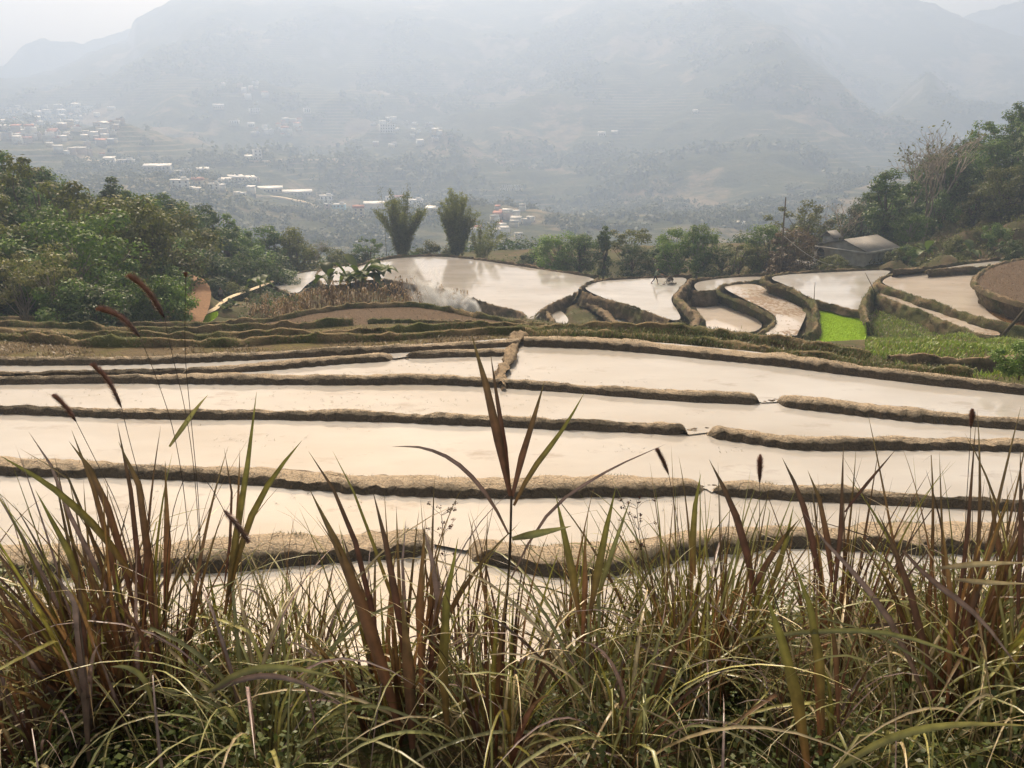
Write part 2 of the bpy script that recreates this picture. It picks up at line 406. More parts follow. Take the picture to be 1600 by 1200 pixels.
def polygon(name, xy, z, mat, label, cat, kind='structure', closed_smooth=True, cpoff=.7, step=.6):
    P = smooth_line(np.c_[xy, np.zeros(len(xy))], step, .0, closed=True)[:, :2] if closed_smooth else np.asarray(xy)
    bm = bmesh.new(); vs = [bm.verts.new((a, b_, z)) for a, b_ in P]; f = bm.faces.new(vs)
    if f.normal.z < 0: f.normal_flip()
    bmesh.ops.triangulate(bm, faces=[f]); me = bpy.data.meshes.new(name); bm.to_mesh(me); bm.free()
    for k in range(0, len(P), max(1, len(P)//24)): CP.append((P[k][0], P[k][1], z-cpoff))
    POLYS.append((P, z-.35))
    return link(name, me, mat, kind=kind, label=label, cat=cat)
def inside(P, x, y):
    r = np.zeros(x.shape, bool); n = len(P); j = n-1
    for i in range(n):
        xi, yi = P[i]; xj, yj = P[j]
        if yi != yj:
            r ^= ((yi > y) != (yj > y)) & (x < (xj-xi)*(y-yi)/(yj-yi)+xi)
        j = i
    return r

def near_bund(back, front, zt, zb, zf, label, name='earth_bund', mat='mud', seed=0, cuts=(True, True), lump=1.0, scal=1.0):
    """mud bund between two traced lines: back = far edge of its crown, front = foot of its near face"""
    A = line_px(back, zt); B = line_px(front, zf)
    n = int(max(40, np.linalg.norm(A[-1]-A[0])/.07))
    def rs(P):
        L = np.concatenate([[0], np.cumsum(np.linalg.norm(np.diff(P, axis=0), axis=1))]); s = np.linspace(0, L[-1], n)
        return np.stack([np.interp(s, L, P[:, k]) for k in range(3)], 1), s
    A, s = rs(smooth_line(A, .2)); B, _ = rs(smooth_line(B, .2))
    T = np.gradient((A+B)/2, axis=0)[:, :2]; T /= np.linalg.norm(T, axis=1)[:, None]
    bk = np.stack([-T[:, 1], T[:, 0]], 1); bk *= np.sign(bk[:, 1].mean())
    bk3 = np.c_[bk, np.zeros(n)]
    sc_l = scal*np.clip(.55+fbm(s*.6, s*0+20, 2, seed+4)*1.5, .1, 1)*np.abs(np.sin(np.pi*(s/.42+.35*fbm(s*.5, s*0, 3, seed))))*.105*lump            # spade scallops
    n1 = fbm(s*1.4, s*0+3, 4, seed+1)*.14*lump+fbm(s*.4, s*0+33, 3, seed+3)*.16*lump; n2 = fbm(s*3.1, s*0+8, 3, seed+2)*.06*lump; n3 = fbm(s*.8, s*0+1, 4, seed+5)*.13*lump+np.minimum(fbm(s*.45, s*0+71, 2, seed+6), 0)*.14; n4 = fbm(s*4., s*0+5, 3, seed+7)*.05
    Ft = B+bk3*(.13-sc_l+n2)[:, None]
    wv = A[:, :2]-Ft[:, :2]
    Aj = A[:, :2]+bk*(n1*.8)[:, None]
    hgt = zt-zf
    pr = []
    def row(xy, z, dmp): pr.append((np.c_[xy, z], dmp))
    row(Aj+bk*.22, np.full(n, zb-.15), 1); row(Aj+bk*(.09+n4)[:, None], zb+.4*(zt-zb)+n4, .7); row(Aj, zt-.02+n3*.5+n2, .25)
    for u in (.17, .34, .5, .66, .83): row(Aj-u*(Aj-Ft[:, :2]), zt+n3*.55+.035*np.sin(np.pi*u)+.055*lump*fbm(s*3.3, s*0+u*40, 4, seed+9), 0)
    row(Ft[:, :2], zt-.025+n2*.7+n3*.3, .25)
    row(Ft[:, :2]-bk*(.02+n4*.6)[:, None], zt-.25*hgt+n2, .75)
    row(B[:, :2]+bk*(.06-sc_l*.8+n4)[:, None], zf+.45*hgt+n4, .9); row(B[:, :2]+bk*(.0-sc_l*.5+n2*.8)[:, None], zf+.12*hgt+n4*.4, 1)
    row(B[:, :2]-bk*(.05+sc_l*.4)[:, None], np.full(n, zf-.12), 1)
    K = len(pr); V = np.stack([a for a, _ in pr], 1)
    e = np.ones(n)                                    # ends slump into the water
    if cuts[0]: e = np.minimum(e, np.clip((s+.02)/.28, 0, 1)**.5)
    if cuts[1]: e = np.minimum(e, np.clip((s[-1]-s+.02)/.28, 0, 1)**.5)
    V[:, :, 2] = (zf-.12)+(V[:, :, 2]-(zf-.12))*e[:, None]
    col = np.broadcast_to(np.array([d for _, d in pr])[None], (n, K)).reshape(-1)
    i = np.arange(n-1)[:, None]*K+np.arange(K-1)[None]
    F = np.stack([i, i+1, i+K+1, i+K], -1).reshape(-1, 4)
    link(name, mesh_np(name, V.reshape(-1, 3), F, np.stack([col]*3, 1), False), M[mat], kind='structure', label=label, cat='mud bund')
    return V                                          # (n, K, 3)
def riser(px_line, zt, drop, label, side=1, lip=.22, wtop=.45, mat='riser', seed=0, out=.35, step=.22, name='terrace_bank', world=None, rough=1.3):
    """terrace edge: a raised lip along the paddy and an earth face that falls DROP metres on the outer side"""
    P = smooth_line(line_px(px_line, zt) if world is None else world, step); n = len(P)
    s = np.concatenate([[0], np.cumsum(np.linalg.norm(np.diff(P[:, :2], axis=0), axis=1))])
    lip *= .6; wtop *= .48; T = np.gradient(P[:, :2], axis=0); T /= np.linalg.norm(T, axis=1)[:, None]+1e-9
    N = np.stack([T[:, 1], -T[:, 0]], 1)*side         # outward
    zt_ = P[:, 2]
    n1 = fbm(s*.55, s*0, 4, seed+31)*.36*rough; n2 = fbm(s*1.9, s*0+4, 4, seed+32)*.26*rough; n3 = fbm(s*.35, s*0+9, 3, seed+33)*.15*rough
    n4 = fbm(s*2.6, s*0+14, 4, seed+35)*.16*rough; n3 = n3+n4*.7; rows = [(-wtop-.12+n2*.5, -.25+0*s, 1), (-wtop-.03+n2*.5+n4, lip*.45+n3*.6, .8), (-wtop+.08+n2*.5, lip*.85+n3, .35), (-wtop*.5+n1*.4, lip+.03+n3+n2*.3, 0), (0+n1*.7, lip+n3+n2*.4, .15)]
    K0 = max(3, int(drop/.2))
    for k in range(1, K0+1):
        u = k/K0
        rows.append((out*u*drop+n1*.7+.26*rough*fbm(s*1.7, s*0+u*6*drop/1.5, 4, seed+40), lip-(lip+drop)*u+n2*.15*(1-u), .35+.65*u))
    K = len(rows); V = np.zeros((n, K, 3))
    for k, (o_, dz, _) in enumerate(rows):
        V[:, k, :2] = P[:, :2]+N*np.asarray(o_+0*s)[:, None]; V[:, k, 2] = zt_+dz
    col = np.broadcast_to(np.array([d for *_, d in rows])[None], (n, K)).reshape(-1)
    i = np.arange(n-1)[:, None]*K+np.arange(K-1)[None]
    F = np.stack([i, i+1, i+K+1, i+K], -1).reshape(-1, 4)
    link(name, mesh_np(name, V.reshape(-1, 3), F, np.stack([col]*3, 1), False), M[mat], kind='structure', label=label, cat='terrace bank')
    for k in range(0, n, max(1, n//14)):
        q = P[k, :2]+N[k]*(out*drop); CP.append((q[0], q[1], zt_[k]-drop-.1))
    RV.append((V, mat)); return V

# --- near flooded fields: rows of water between mud bunds, each a little higher than the one in front
W = [-.06, 0., .03, .06, .09, .14]
bundA1b = [(-260, 848), (0, 848), (150, 850), (325, 842), (420, 836), (500, 834), (590, 826), (660, 822), (678, 832)]
bundA1f = [(-260, 903), (0, 900), (150, 902), (325, 894), (420, 890), (500, 880), (590, 872), (650, 870), (668, 866)]
bundA2b = [(728, 842), (745, 834), (800, 846), (900, 848), (975, 844), (1080, 832), (1170, 824), (1250, 818), (1335, 811), (1420, 811), (1530, 811), (1620, 816), (1900, 826)]
bundA2f = [(736, 878), (750, 882), (800, 890), (860, 903), (925, 906), (1000, 889), (1125, 864), (1200, 858), (1260, 856), (1335, 862), (1430, 864), (1535, 866), (1620, 862), (1900, 868)]
bundBb = [(-250, 708), (0, 711), (100, 716), (200, 722), (310, 726), (450, 733), (600, 741), (700, 745), (800, 745), (900, 742), (1010, 745), (1085, 747), (1104, 752)]
bundBf = [(-250, 740), (0, 743), (100, 745), (200, 747), (310, 751), (450, 763), (600, 773), (700, 777), (800, 779), (900, 776), (1010, 776), (1085, 774), (1098, 772)]
bundB2b = [(1112, 757), (1135, 750), (1180, 752), (1225, 756), (1325, 763), (1450, 773), (1600, 780), (1850, 795)]
bundB2f = [(1116, 772), (1138, 775), (1180, 778), (1225, 782), (1325, 786), (1450, 793), (1600, 799), (1850, 815)]
bundCb = [(-230, 628), (0, 633), (100, 635), (200, 637), (310, 639), (450, 640), (600, 642), (700, 645), (790, 648), (860, 654), (925, 657), (1010, 659), (1060, 663), (1077, 671)]
bundCf = [(-230, 642), (0, 647), (100, 650), (200, 654), (310, 656), (450, 656), (600, 659), (700, 664), (790, 667), (860, 671), (925, 673), (1010, 677), (1060, 680), (1072, 679)]
bundC2b = [(1103, 668), (1120, 664), (1160, 670), (1225, 679), (1300, 683), (1400, 681), (1500, 682), (1600, 685), (1850, 695)]
bundC2f = [(1110, 683), (1125, 687), (1175, 693), (1225, 701), (1280, 705), (1400, 703), (1500, 703), (1600, 706), (1850, 716)]
bundDb = [(-210, 590), (0, 587), (150, 587), (310, 582), (450, 585), (550, 588), (650, 583), (740, 588), (800, 593), (925, 600), (1050, 609), (1140, 613), (1176, 615), (1190, 621)]
bundDf = [(-210, 602), (0, 601), (150, 599), (310, 600), (450, 601), (550, 602), (650, 600), (740, 603), (800, 607), (925, 616), (1050, 627), (1140, 631), (1176, 633), (1187, 631)]
bundD2b = [(1213, 620), (1228, 617), (1300, 625), (1400, 636), (1500, 646), (1600, 655), (1850, 676)]
bundD2f = [(1216, 632), (1232, 637), (1300, 645), (1400, 656), (1500, 665), (1600, 672), (1850, 695)]
bundE2b = [(280, 577), (380, 567), (450, 562), (530, 556), (600, 551), (617, 553)]
bundE2f = [(280, 588), (380, 582), (450, 576), (530, 569), (600, 565), (612, 564)]
bundE3b = [(630, 551), (645, 549), (720, 546), (795, 544), (806, 545)]
bundE3f = [(634, 559), (648, 561), (720, 558), (795, 556), (804, 555)]
bundE1b = [(-200, 557), (0, 558), (150, 558), (300, 554), (450, 547), (560, 541), (650, 537), (740, 532), (812, 528)]
bundE1f = [(-200, 571), (0, 571), (150, 571), (300, 567), (450, 560), (560, 554), (650, 550), (740, 545), (812, 541)]
bundFb = [(818, 524), (811, 538), (804, 553), (797, 571), (788, 600)]
bundFf = [(804, 528), (800, 536), (795, 550), (788, 570), (779, 601)]
bundGb = [(818, 526), (870, 526), (940, 528), (1053, 536), (1165, 547), (1250, 556), (1300, 565), (1400, 578), (1500, 589), (1600, 600), (1850, 632)]
bundGf = [(818, 541), (870, 543), (940, 545), (1053, 556), (1165, 567), (1250, 576), (1300, 583), (1400, 596), (1500, 607), (1600, 617), (1850, 650)]
HB = .17
B_ = {}
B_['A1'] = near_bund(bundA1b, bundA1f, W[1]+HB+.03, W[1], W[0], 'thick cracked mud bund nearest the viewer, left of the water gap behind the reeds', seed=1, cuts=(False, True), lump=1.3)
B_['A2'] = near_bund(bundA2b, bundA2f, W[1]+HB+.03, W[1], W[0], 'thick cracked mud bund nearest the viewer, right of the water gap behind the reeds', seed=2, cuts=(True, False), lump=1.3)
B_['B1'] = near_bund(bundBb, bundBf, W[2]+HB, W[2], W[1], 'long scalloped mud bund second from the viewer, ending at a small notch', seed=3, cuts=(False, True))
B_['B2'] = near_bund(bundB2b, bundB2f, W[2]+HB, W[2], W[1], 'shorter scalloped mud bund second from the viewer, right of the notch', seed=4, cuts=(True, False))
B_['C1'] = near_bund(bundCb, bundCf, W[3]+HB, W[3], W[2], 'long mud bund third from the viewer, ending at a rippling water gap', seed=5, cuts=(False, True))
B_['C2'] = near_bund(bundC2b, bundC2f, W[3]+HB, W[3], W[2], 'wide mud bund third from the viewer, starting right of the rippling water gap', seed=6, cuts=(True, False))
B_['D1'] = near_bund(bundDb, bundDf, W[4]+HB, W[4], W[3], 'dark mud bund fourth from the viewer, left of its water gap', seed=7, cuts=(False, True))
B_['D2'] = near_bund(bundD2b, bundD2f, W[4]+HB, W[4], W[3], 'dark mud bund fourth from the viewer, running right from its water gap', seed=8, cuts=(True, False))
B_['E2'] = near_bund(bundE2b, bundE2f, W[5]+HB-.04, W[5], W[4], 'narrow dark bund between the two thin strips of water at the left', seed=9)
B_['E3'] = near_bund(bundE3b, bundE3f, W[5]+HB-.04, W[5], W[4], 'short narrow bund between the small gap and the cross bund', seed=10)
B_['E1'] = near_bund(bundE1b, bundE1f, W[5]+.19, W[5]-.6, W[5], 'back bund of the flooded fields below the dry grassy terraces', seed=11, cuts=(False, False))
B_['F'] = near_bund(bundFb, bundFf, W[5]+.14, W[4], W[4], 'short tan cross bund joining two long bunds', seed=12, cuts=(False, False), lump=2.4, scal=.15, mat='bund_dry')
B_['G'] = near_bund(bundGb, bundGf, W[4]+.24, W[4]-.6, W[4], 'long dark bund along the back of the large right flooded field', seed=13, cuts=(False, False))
def clods(pts, label, seed):
    rs = np.random.default_rng(seed); b = MB(); a = np.arange(6)/6*2*np.pi
    for px_, py_, z in pts:
        for _ in range(9):
            c = PZ(px_+rs.normal()*7, py_+rs.normal()*1.5, z)+np.array([0, 0, -.01]); r = rs.uniform(.03, .10); V = [(0, 0, r*.7)]
            for rr_, zz in ((.7, .5), (1, 0), (1.05, -.5)): V += [(r*rr_*math.cos(q)*rs.uniform(.7, 1.3)*1.4, r*rr_*math.sin(q)*rs.uniform(.7, 1.3), r*zz*.8) for q in a]
            V = np.array(V)+c; j = np.arange(6); k = (j+1) % 6
            b.add(V, np.concatenate([np.stack([1+q*6+k, 1+q*6+j, 7+q*6+j, 7+q*6+k], 1)[:, ::-1] for q in (0, 1)]), np.stack([j*0, 1+j, 1+k], 1), col=(.7, .7, .7))
    link('mud_clods', b.mesh('mud_clods'), M['mud'], kind='stuff', label=label, cat='mud clods')
clods([(1090, 674, W[2]), (1201, 627, W[3]), (1107, 762, W[1]), (703, 852, W[0]), (625, 559, W[4])], 'wet mud clods lying in the water gaps of the bunds', 3)
def strip(name, lo, zlo, hi, zhi, z, label, back=1.3):
    """water from under bund LO (its crown line) back to under bund HI (its foot)"""
    a = [PZ(x, y, zlo)[:2] for x, y in lo]; b_ = [PZ(x, y, zhi)[:2]+np.array([0, back]) for x, y in hi]
    P = np.array(a+b_[::-1])
    polygon(name, P, z, M['water'], label, 'flooded field', closed_smooth=False, cpoff=.8)
cut = lambda L, a, b_: [q for q in L if a <= q[0] <= b_]
front = [(-700, 1080), (0, 1080), (400, 1080), (800, 1080), (1200, 1080), (1600, 1080), (2300, 1080)]
BA = bundA1b+bundA2b; BB = bundBb+bundB2b; BC = bundCb+bundC2b; BD = bundDb+bundD2b
A_f = bundA1f+bundA2f
strip('paddy_water', front, W[0], bundA1b+bundA2b, W[1]+.2, W[0], 'muddy cream water of the nearest field, glimpsed through the reeds')
strip('paddy_water', [(x, y+18) for x, y in BA], W[1], BB, W[2], W[1], 'creamy flooded strip between the nearest and second mud bunds')
strip('paddy_water', [(x, y+12) for x, y in BB], W[2], BC, W[3], W[2], 'creamy flooded strip between the second and third mud bunds')
strip('paddy_water', [(x, y+8) for x, y in BC], W[3], BD, W[4], W[3], 'pale flooded strip between the third and fourth mud bunds')
strip('paddy_water', [(x, y+8) for x, y in bundDb+bundD2b], W[4], bundE1b[:-1]+bundGb, W[5], W[4], 'large pale flooded field with the long dark bund along its back', .1)
strip('paddy_water', [(-200, 584)]+[(0, 583), (160, 583)]+[(x, y+7) for x, y in bundE2b+bundE3b], W[5], bundE1b, W[5]+.2, W[5], 'thin strip of water under the dry grassy terraces at the left', .1)
# the thin strip's left part has its own low bank
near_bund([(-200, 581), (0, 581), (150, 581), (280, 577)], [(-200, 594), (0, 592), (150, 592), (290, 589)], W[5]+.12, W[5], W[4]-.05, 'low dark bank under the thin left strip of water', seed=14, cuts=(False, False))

# --- dry terraces on the way down at the left
DT = [(-.55, [(-260, 527), (0, 529), (94, 539), (190, 541), (281, 542), (375, 539), (500, 535), (600, 531), (681, 527), (766, 523), (850, 521)]),
      (-1.7, [(-260, 518), (0, 521), (62, 528), (180, 531), (281, 532), (400, 528), (540, 523), (681, 517), (760, 514), (850, 513)]),
      (-3.6, [(-260, 508), (0, 508), (62, 510), (125, 514), (250, 520), (375, 520), (430, 516), (512, 510), (552, 507)]),
      (-5.2, [(-260, 499), (0, 500), (125, 506), (250, 509), (375, 507), (440, 500), (484, 490), (540, 481), (600, 478), (645, 478), (700, 485), (745, 494), (790, 503), (830, 508)])]
nm = ['nearest', 'second', 'third', 'last']
DTV = []
for k, (z, L) in enumerate(DT):
    Wd = line_px(L, z)
    V = riser(None, z, .75, 'dry grassy terrace edge, %s of the four beyond the flooded fields' % nm[k], side=1, lip=(.40, .40, .50, .45)[k], wtop=.6, mat='riser_grass', seed=50+k, out=.45, world=Wd, step=.3, rough=1.3)
    DTV.append(V)
def between(name, L0, z0, L1, z1, mat, label, z, off=.0):
    P = np.array([PZ(x, y, z0)[:2] for x, y in L0]+[PZ(x, y, z1)[:2] for x, y in L1[::-1]])
    polygon(name, P, z, M[mat], label, 'field', closed_smooth=False, cpoff=.35)
E1top = bundE1b+[(870, 526)]
between('field', E1top, W[5]+.25, DT[0][1], DT[0][0], 'drysoil', 'bare brown strip of soil just above the flooded fields', -.55)
between('field', DT[0][1], DT[0][0]-.0, DT[1][1], DT[1][0], 'drysoil', 'dry grassy strip between the nearest two dry terrace edges', -1.72)
between('field', DT[1][1], DT[1][0], DT[2][1]+[(620, 505), (760, 505), (850, 512)], DT[2][0], 'drysoil', 'dry strip of weeds and soil on the second dry terrace', -3.62)
between('field', DT[2][1]+[(620, 506), (760, 509), (850, 512)], DT[2][0], DT[3][1], DT[3][0], 'brownfield', 'brown dug field in front of the dry maize, with smoke drifting over it', -5.25)
riser(None, -5.1, .5, 'low weedy edge across the brown dug field', side=1, lip=.2, wtop=.5, mat='riser_grass', seed=57, world=line_px([(575, 504), (610, 502), (653, 505), (700, 506), (751, 504), (790, 506)], -4.6))
# grass bank behind the right flooded field
RB = [(820, 514), (900, 514), (1010, 514), (1080, 516), (1150, 524), (1250, 538), (1300, 546), (1357, 555)]
riser(None, -1.0, 1.0, 'long weedy bank behind the large right flooded field', side=-1, lip=.25, wtop=.7, mat='riser_grass', seed=60, world=line_px(RB, -1.2)[::-1], rough=1.3)
riser(None, -.4, .8, 'lower weedy shoulder just behind the dark bund', side=-1, lip=.2, wtop=.8, mat='riser_grass', seed=61,
      world=line_px([(820, 521), (900, 520), (1010, 525), (1100, 533), (1180, 545), (1260, 556), (1340, 566), (1420, 576), (1520, 588)], -.25)[::-1], rough=1.4)
for x, y, z in [(820, 522, -.2), (900, 522, -.2), (1010, 530, -.2), (1150, 545, -.2), (1250, 556, -.1), (1350, 572, .1), (1450, 585, .1), (1600, 598, .1), (1800, 620, .1),
                (1300, 552, -2.2), (1320, 550, -3.2), (1250, 543, -2.4), (1350, 554, -3), (1330, 548, -4.5), (1400, 560, -1.6), (1500, 568, -1.6), (1600, 575, -1.2), (1800, 590, -1)]:
    q = PZ(x, y, z); CP.append((q[0], q[1], z-.12))
for x, y, z in [(898, 468, -10.9), (912, 480, -11.0), (925, 495, -11.2), (905, 495, -11.4), (945, 503, -11.5), (955, 512, -11.5), (890, 480, -11.2)]:
    q = PZ(x, y, z); CP.append((q[0], q[1], z))
# green weedy slope on the right
for x, y, z in [(1360, 552, -2.4), (1460, 556, -2.6), (1560, 560, -2.6), (1370, 540, -5), (1460, 542, -4.8), (1560, 548, -4.2), (1680, 552, -4), (1362, 520, -8.4), (1420, 520, -8.0), (1500, 528, -6.6), (1590, 540, -5.2), (1700, 545, -4.5),
                (1362, 500, -9.9), (1400, 505, -9.6), (1450, 508, -9.2), (1510, 520, -7.6), (1590, 532, -6.2), (1700, 535, -5.5)]:
    q = PZ(x, y, z); CP.append((q[0], q[1], z))
riser(None, -3, .5, 'low brown earth step across the green weedy slope', side=-1, lip=.1, wtop=.5, mat='riser', seed=66, world=line_px([(1390, 559), (1470, 563), (1530, 565), (1580, 560), (1640, 556)], -2.0)[::-1])

# --- far flooded terraces
def paddy(poly, z, mat, label): polygon('paddy_water', line_px(poly, z)[:, :2], z, M[mat], label, 'flooded field')
def field(poly, z, mat, label, name='field'): polygon(name, line_px(poly, z)[:, :2], z, M[mat], label, 'field')
zB, zM = -11.0, -10.0
big = [(500, 440), (520, 430), (560, 416), (580, 409), (625, 402.5), (681, 400), (737, 404), (794, 413), (870, 424), (935, 435), (925, 444), (912, 452), (879, 469), (862, 477), (848, 484), (836, 499), (824, 500), (817, 490), (800, 484), (737, 467), (681, 450), (639, 442), (597, 436)]
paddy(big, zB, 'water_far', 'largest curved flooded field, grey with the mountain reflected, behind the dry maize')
riser([(597, 436), (639, 443), (681, 451), (737, 468), (794, 484), (812, 487), (819, 492), (823, 501)], zB, 1.7, 'tall dark bank under the largest curved flooded field', side=1, lip=.12, wtop=.3, seed=70)
riser([(836, 500), (840, 493), (848, 484), (862, 477), (880, 469), (912, 452), (935, 436)], zB, 1.2, 'earth bank at the right tip of the largest flooded field', side=1, lip=.2, wtop=.4, seed=71)
riser([(935, 434), (870, 424), (794, 412.5), (737, 404), (681, 399.5), (625, 402), (580, 408.5), (552, 418)], zB, 2.2, 'thin curved rim along the far side of the largest flooded field', side=1, lip=.42, wtop=.4, seed=72)
paddy([(552, 412), (535, 417), (510, 420), (498, 424), (495, 433), (504, 445), (530, 446), (560, 440), (575, 428)], zB-.1, 'water_far', 'small flooded corner behind the banana plants')
riser([(545, 413), (520, 418), (500, 422), (494, 430), (500, 441), (510, 450)], zB-.1, .9, 'tan curved bank between two small flooded fields by the banana plants', side=-1, lip=.2, wtop=.3, seed=73)
paddy([(423, 444), (430, 438), (450, 431), (490, 423), (500, 425), (492, 436), (477, 446), (467, 459), (448, 456), (430, 449)], zB-.6, 'water', 'bright flooded field at the far left end of the terraces')
riser([(495, 421), (450, 430), (430, 437), (420, 445), (430, 451), (448, 457), (467, 460), (480, 452)], zB-.6, 1.3, 'tan rim around the bright left flooded field', side=-1, lip=.2, wtop=.3, seed=74)
paddy([(388, 455), (402, 449), (421, 447), (412, 453), (400, 456)], zB-1.2, 'water', 'tiny bright pool left of the flooded terraces')
paddy([(352, 478), (360, 473), (372, 470), (370, 480), (364, 496), (356, 498)], zB-1.0, 'water', 'small bright pool half hidden by leaves beside the concrete path')
chan = [(846, 486), (858, 480), (868, 480), (879, 487), (890, 500), (884, 507), (866, 511), (860, 499)]
paddy(chan, -11.8, 'water_far', 'small curved pool between two banks at the tip of the large field')
riser([(830, 502), (838, 496), (843, 487), (850, 484), (857, 492), (864, 504), (868, 512)], -11.3, 1.1, 'curved bank around the small pool', side=1, lip=.25, wtop=.5, seed=75)
mid = [(912, 452), (918, 444), (930, 440), (960, 437), (1000, 435), (1040, 434), (1076, 433), (1068, 446), (1053, 459), (1047, 469), (1062, 490), (1064, 500), (1047, 501), (1014, 490), (983, 479), (949, 468)]
paddy(mid, zM, 'water', 'bright flooded field where a man ploughs')
riser([(908, 455), (920, 463), (949, 469), (983, 479), (1014, 491), (1047, 502)], zM, 1.3, 'dark bank under the flooded field being ploughed', side=1, lip=.12, wtop=.35, seed=76)
riser([(1080, 432), (1040, 433), (1000, 434.5), (960, 436.5), (930, 439.5), (912, 447), (904, 455)], zM, 1.6, 'thin rim behind the flooded field being ploughed', side=1, lip=.35, wtop=.4, seed=77)
paddy([(924, 475), (969, 487), (1028, 506), (1020, 512), (966, 512), (962, 499), (940, 483)], -11.5, 'water', 'narrow flooded strip below the ploughed field')
riser([(905, 460), (925, 474), (940, 484), (962, 499), (966, 513)], -10.9, 1.4, 'lumpy earth mound between the large field and the ploughed field', side=-1, lip=.35, wtop=1.2, seed=78, rough=1.6)
riser([(1085, 437), (1070, 452), (1058, 464), (1072, 478), (1085, 492), (1097, 500), (1088, 512)], -9.6, 1.4, 'rounded lumpy bank at the right of the ploughed field', side=-1, lip=.35, wtop=1.1, seed=79, rough=1.6)
r1 = [(1083, 442), (1110, 437), (1137, 434), (1196, 431), (1188, 438), (1129, 444), (1119, 454), (1105, 458), (1088, 455)]
paddy(r1, -9.7, 'water_far', 'small grey flooded field right of the ploughed field')
riser([(1200, 430), (1137, 433), (1105, 436), (1080, 441)], -9.7, 1.5, 'thin rim behind the small grey field', side=1, lip=.35, wtop=.4, seed=80)
r2 = [(1087, 466), (1109, 468), (1150, 484), (1196, 504), (1180, 521), (1130, 518), (1090, 510), (1098, 496), (1087, 482)]
paddy(r2, -11.2, 'water_rough', 'lower flooded field with stubble, under a tall weedy bank')
r3 = [(1128, 449), (1140, 445), (1185, 442.5), (1205, 459), (1240, 474), (1262, 486), (1254, 505), (1243, 528), (1186, 524), (1215, 505), (1210, 489), (1160, 466)]
paddy(r3, -9.8, 'water_rough2', 'long flooded field full of muddy stubble, between two tall weedy banks')
riser([(1189, 441), (1150, 444), (1128, 448), (1120, 455), (1135, 461), (1165, 471), (1190, 483), (1212, 495), (1214, 505), (1198, 517), (1180, 526)], -9.8, 1.6, 'tall weedy bank under the long stubble field', side=-1, lip=.2, wtop=.5, seed=82, mat='riser_grass')
riser([(1083, 456), (1100, 458), (1120, 455)], -9.7, 1.5, 'dark bank under the small grey flooded field', side=1, lip=.2, wtop=.5, seed=83)
r4 = [(1199, 434), (1228, 428.5), (1307, 425), (1396, 421), (1384, 430), (1362, 447), (1351, 463), (1349, 487), (1310, 479), (1273, 471), (1262, 463), (1228, 445)]
zr4 = -8.5
paddy(r4, zr4, 'water', 'bright flooded field in front of the grey house')
riser([(1232, 427), (1205, 431), (1190, 436), (1199, 442), (1228, 447), (1262, 464), (1273, 473), (1277, 490), (1280, 515), (1256, 529)], zr4, 1.9, 'tall weedy bank under the bright field in front of the grey house', side=-1, lip=.2, wtop=.5, seed=84, mat='riser_grass')
riser([(1400, 420), (1307, 424), (1228, 428)], zr4, 1.2, 'rim between the grey house and the bright field', side=1, lip=.32, wtop=.4, seed=85)
riser([(1262, 465), (1273, 472), (1310, 480), (1349, 489)], zr4, .55, 'dark bank between the bright field and the green seedbed', side=1, lip=.18, wtop=.35, seed=86)
polygon('seedbed_ground', line_px([(1275, 476), (1310, 482), (1350, 490), (1356, 522), (1347, 540), (1300, 537), (1250, 531), (1279, 512)], -9.2)[:, :2], -9.2, simple('seedbed', (.24, .42, .02), .8, .3, 3, .4), 'vivid green bed of rice seedlings', 'seedbed')
SEED = line_px([(1277, 478), (1310, 483), (1348, 491), (1354, 522), (1346, 538), (1300, 535), (1254, 530), (1281, 512)], -9.2)[:, :2]
r5 = [(1377, 444), (1381, 436), (1396, 430), (1448, 425), (1534, 421), (1528, 426), (1519, 447), (1536, 483), (1582, 509), (1560, 503), (1463, 476)]
zr5 = -7.8
paddy(r5, zr5, 'water_rough', 'wide flooded field dotted with stubble at the right')
riser([(1420, 424), (1396, 430), (1378, 437), (1369, 446), (1365, 456), (1352, 470), (1350, 488), (1360, 505)], zr5-.2, 1.6, 'weedy corner bank between two bright fields', side=-1, lip=.3, wtop=.7, seed=87, mat='riser_grass')
riser([(1374, 445), (1400, 454), (1463, 476), (1520, 494), (1579, 510), (1640, 524)], zr5, .7, 'thin grassy bund along the front of the wide stubble field', side=1, lip=.22, wtop=.45, seed=88, mat='riser_grass')
r6 = [(1373, 457), (1395, 459), (1463, 481), (1545, 511), (1572, 525), (1526, 523), (1463, 497), (1374, 464)]
paddy(r6, -8.4, 'water_rough2', 'narrow stubble strip below the thin grassy bund')
riser([(1366, 458), (1373, 466), (1420, 482), (1463, 498), (1526, 525), (1560, 530)], -8.4, 1.15, 'leafy bank under the narrow stubble strip', side=1, lip=.2, wtop=.5, seed=89, mat='riser_grass')
r7 = [(1450, 423), (1522, 411), (1575, 406.5), (1592, 407), (1545, 417), (1535, 419.5)]
paddy(r7, -7.2, 'water', 'sliver of bright water behind the wide stubble field')
riser([(1448, 425), (1490, 421), (1534, 419.5), (1548, 416)], -7.2, .7, 'dark bund in front of the sliver of water', side=1, lip=.25, wtop=.4, seed=90)
riser([(1640, 400), (1575, 405), (1522, 410), (1440, 419), (1396, 424)], -7.2, 1.2, 'rim along the back of the right terraces under the hillside', side=1, lip=.3, wtop=.5, seed=91)
bf = [(1523, 440), (1533, 430), (1545, 420), (1570, 412), (1600, 405), (1700, 398), (1760, 440), (1700, 490), (1620, 478), (1562, 464), (1535, 452)]
field(bf, -6.2, 'brownfield', 'raised brown tilled field at the right edge')
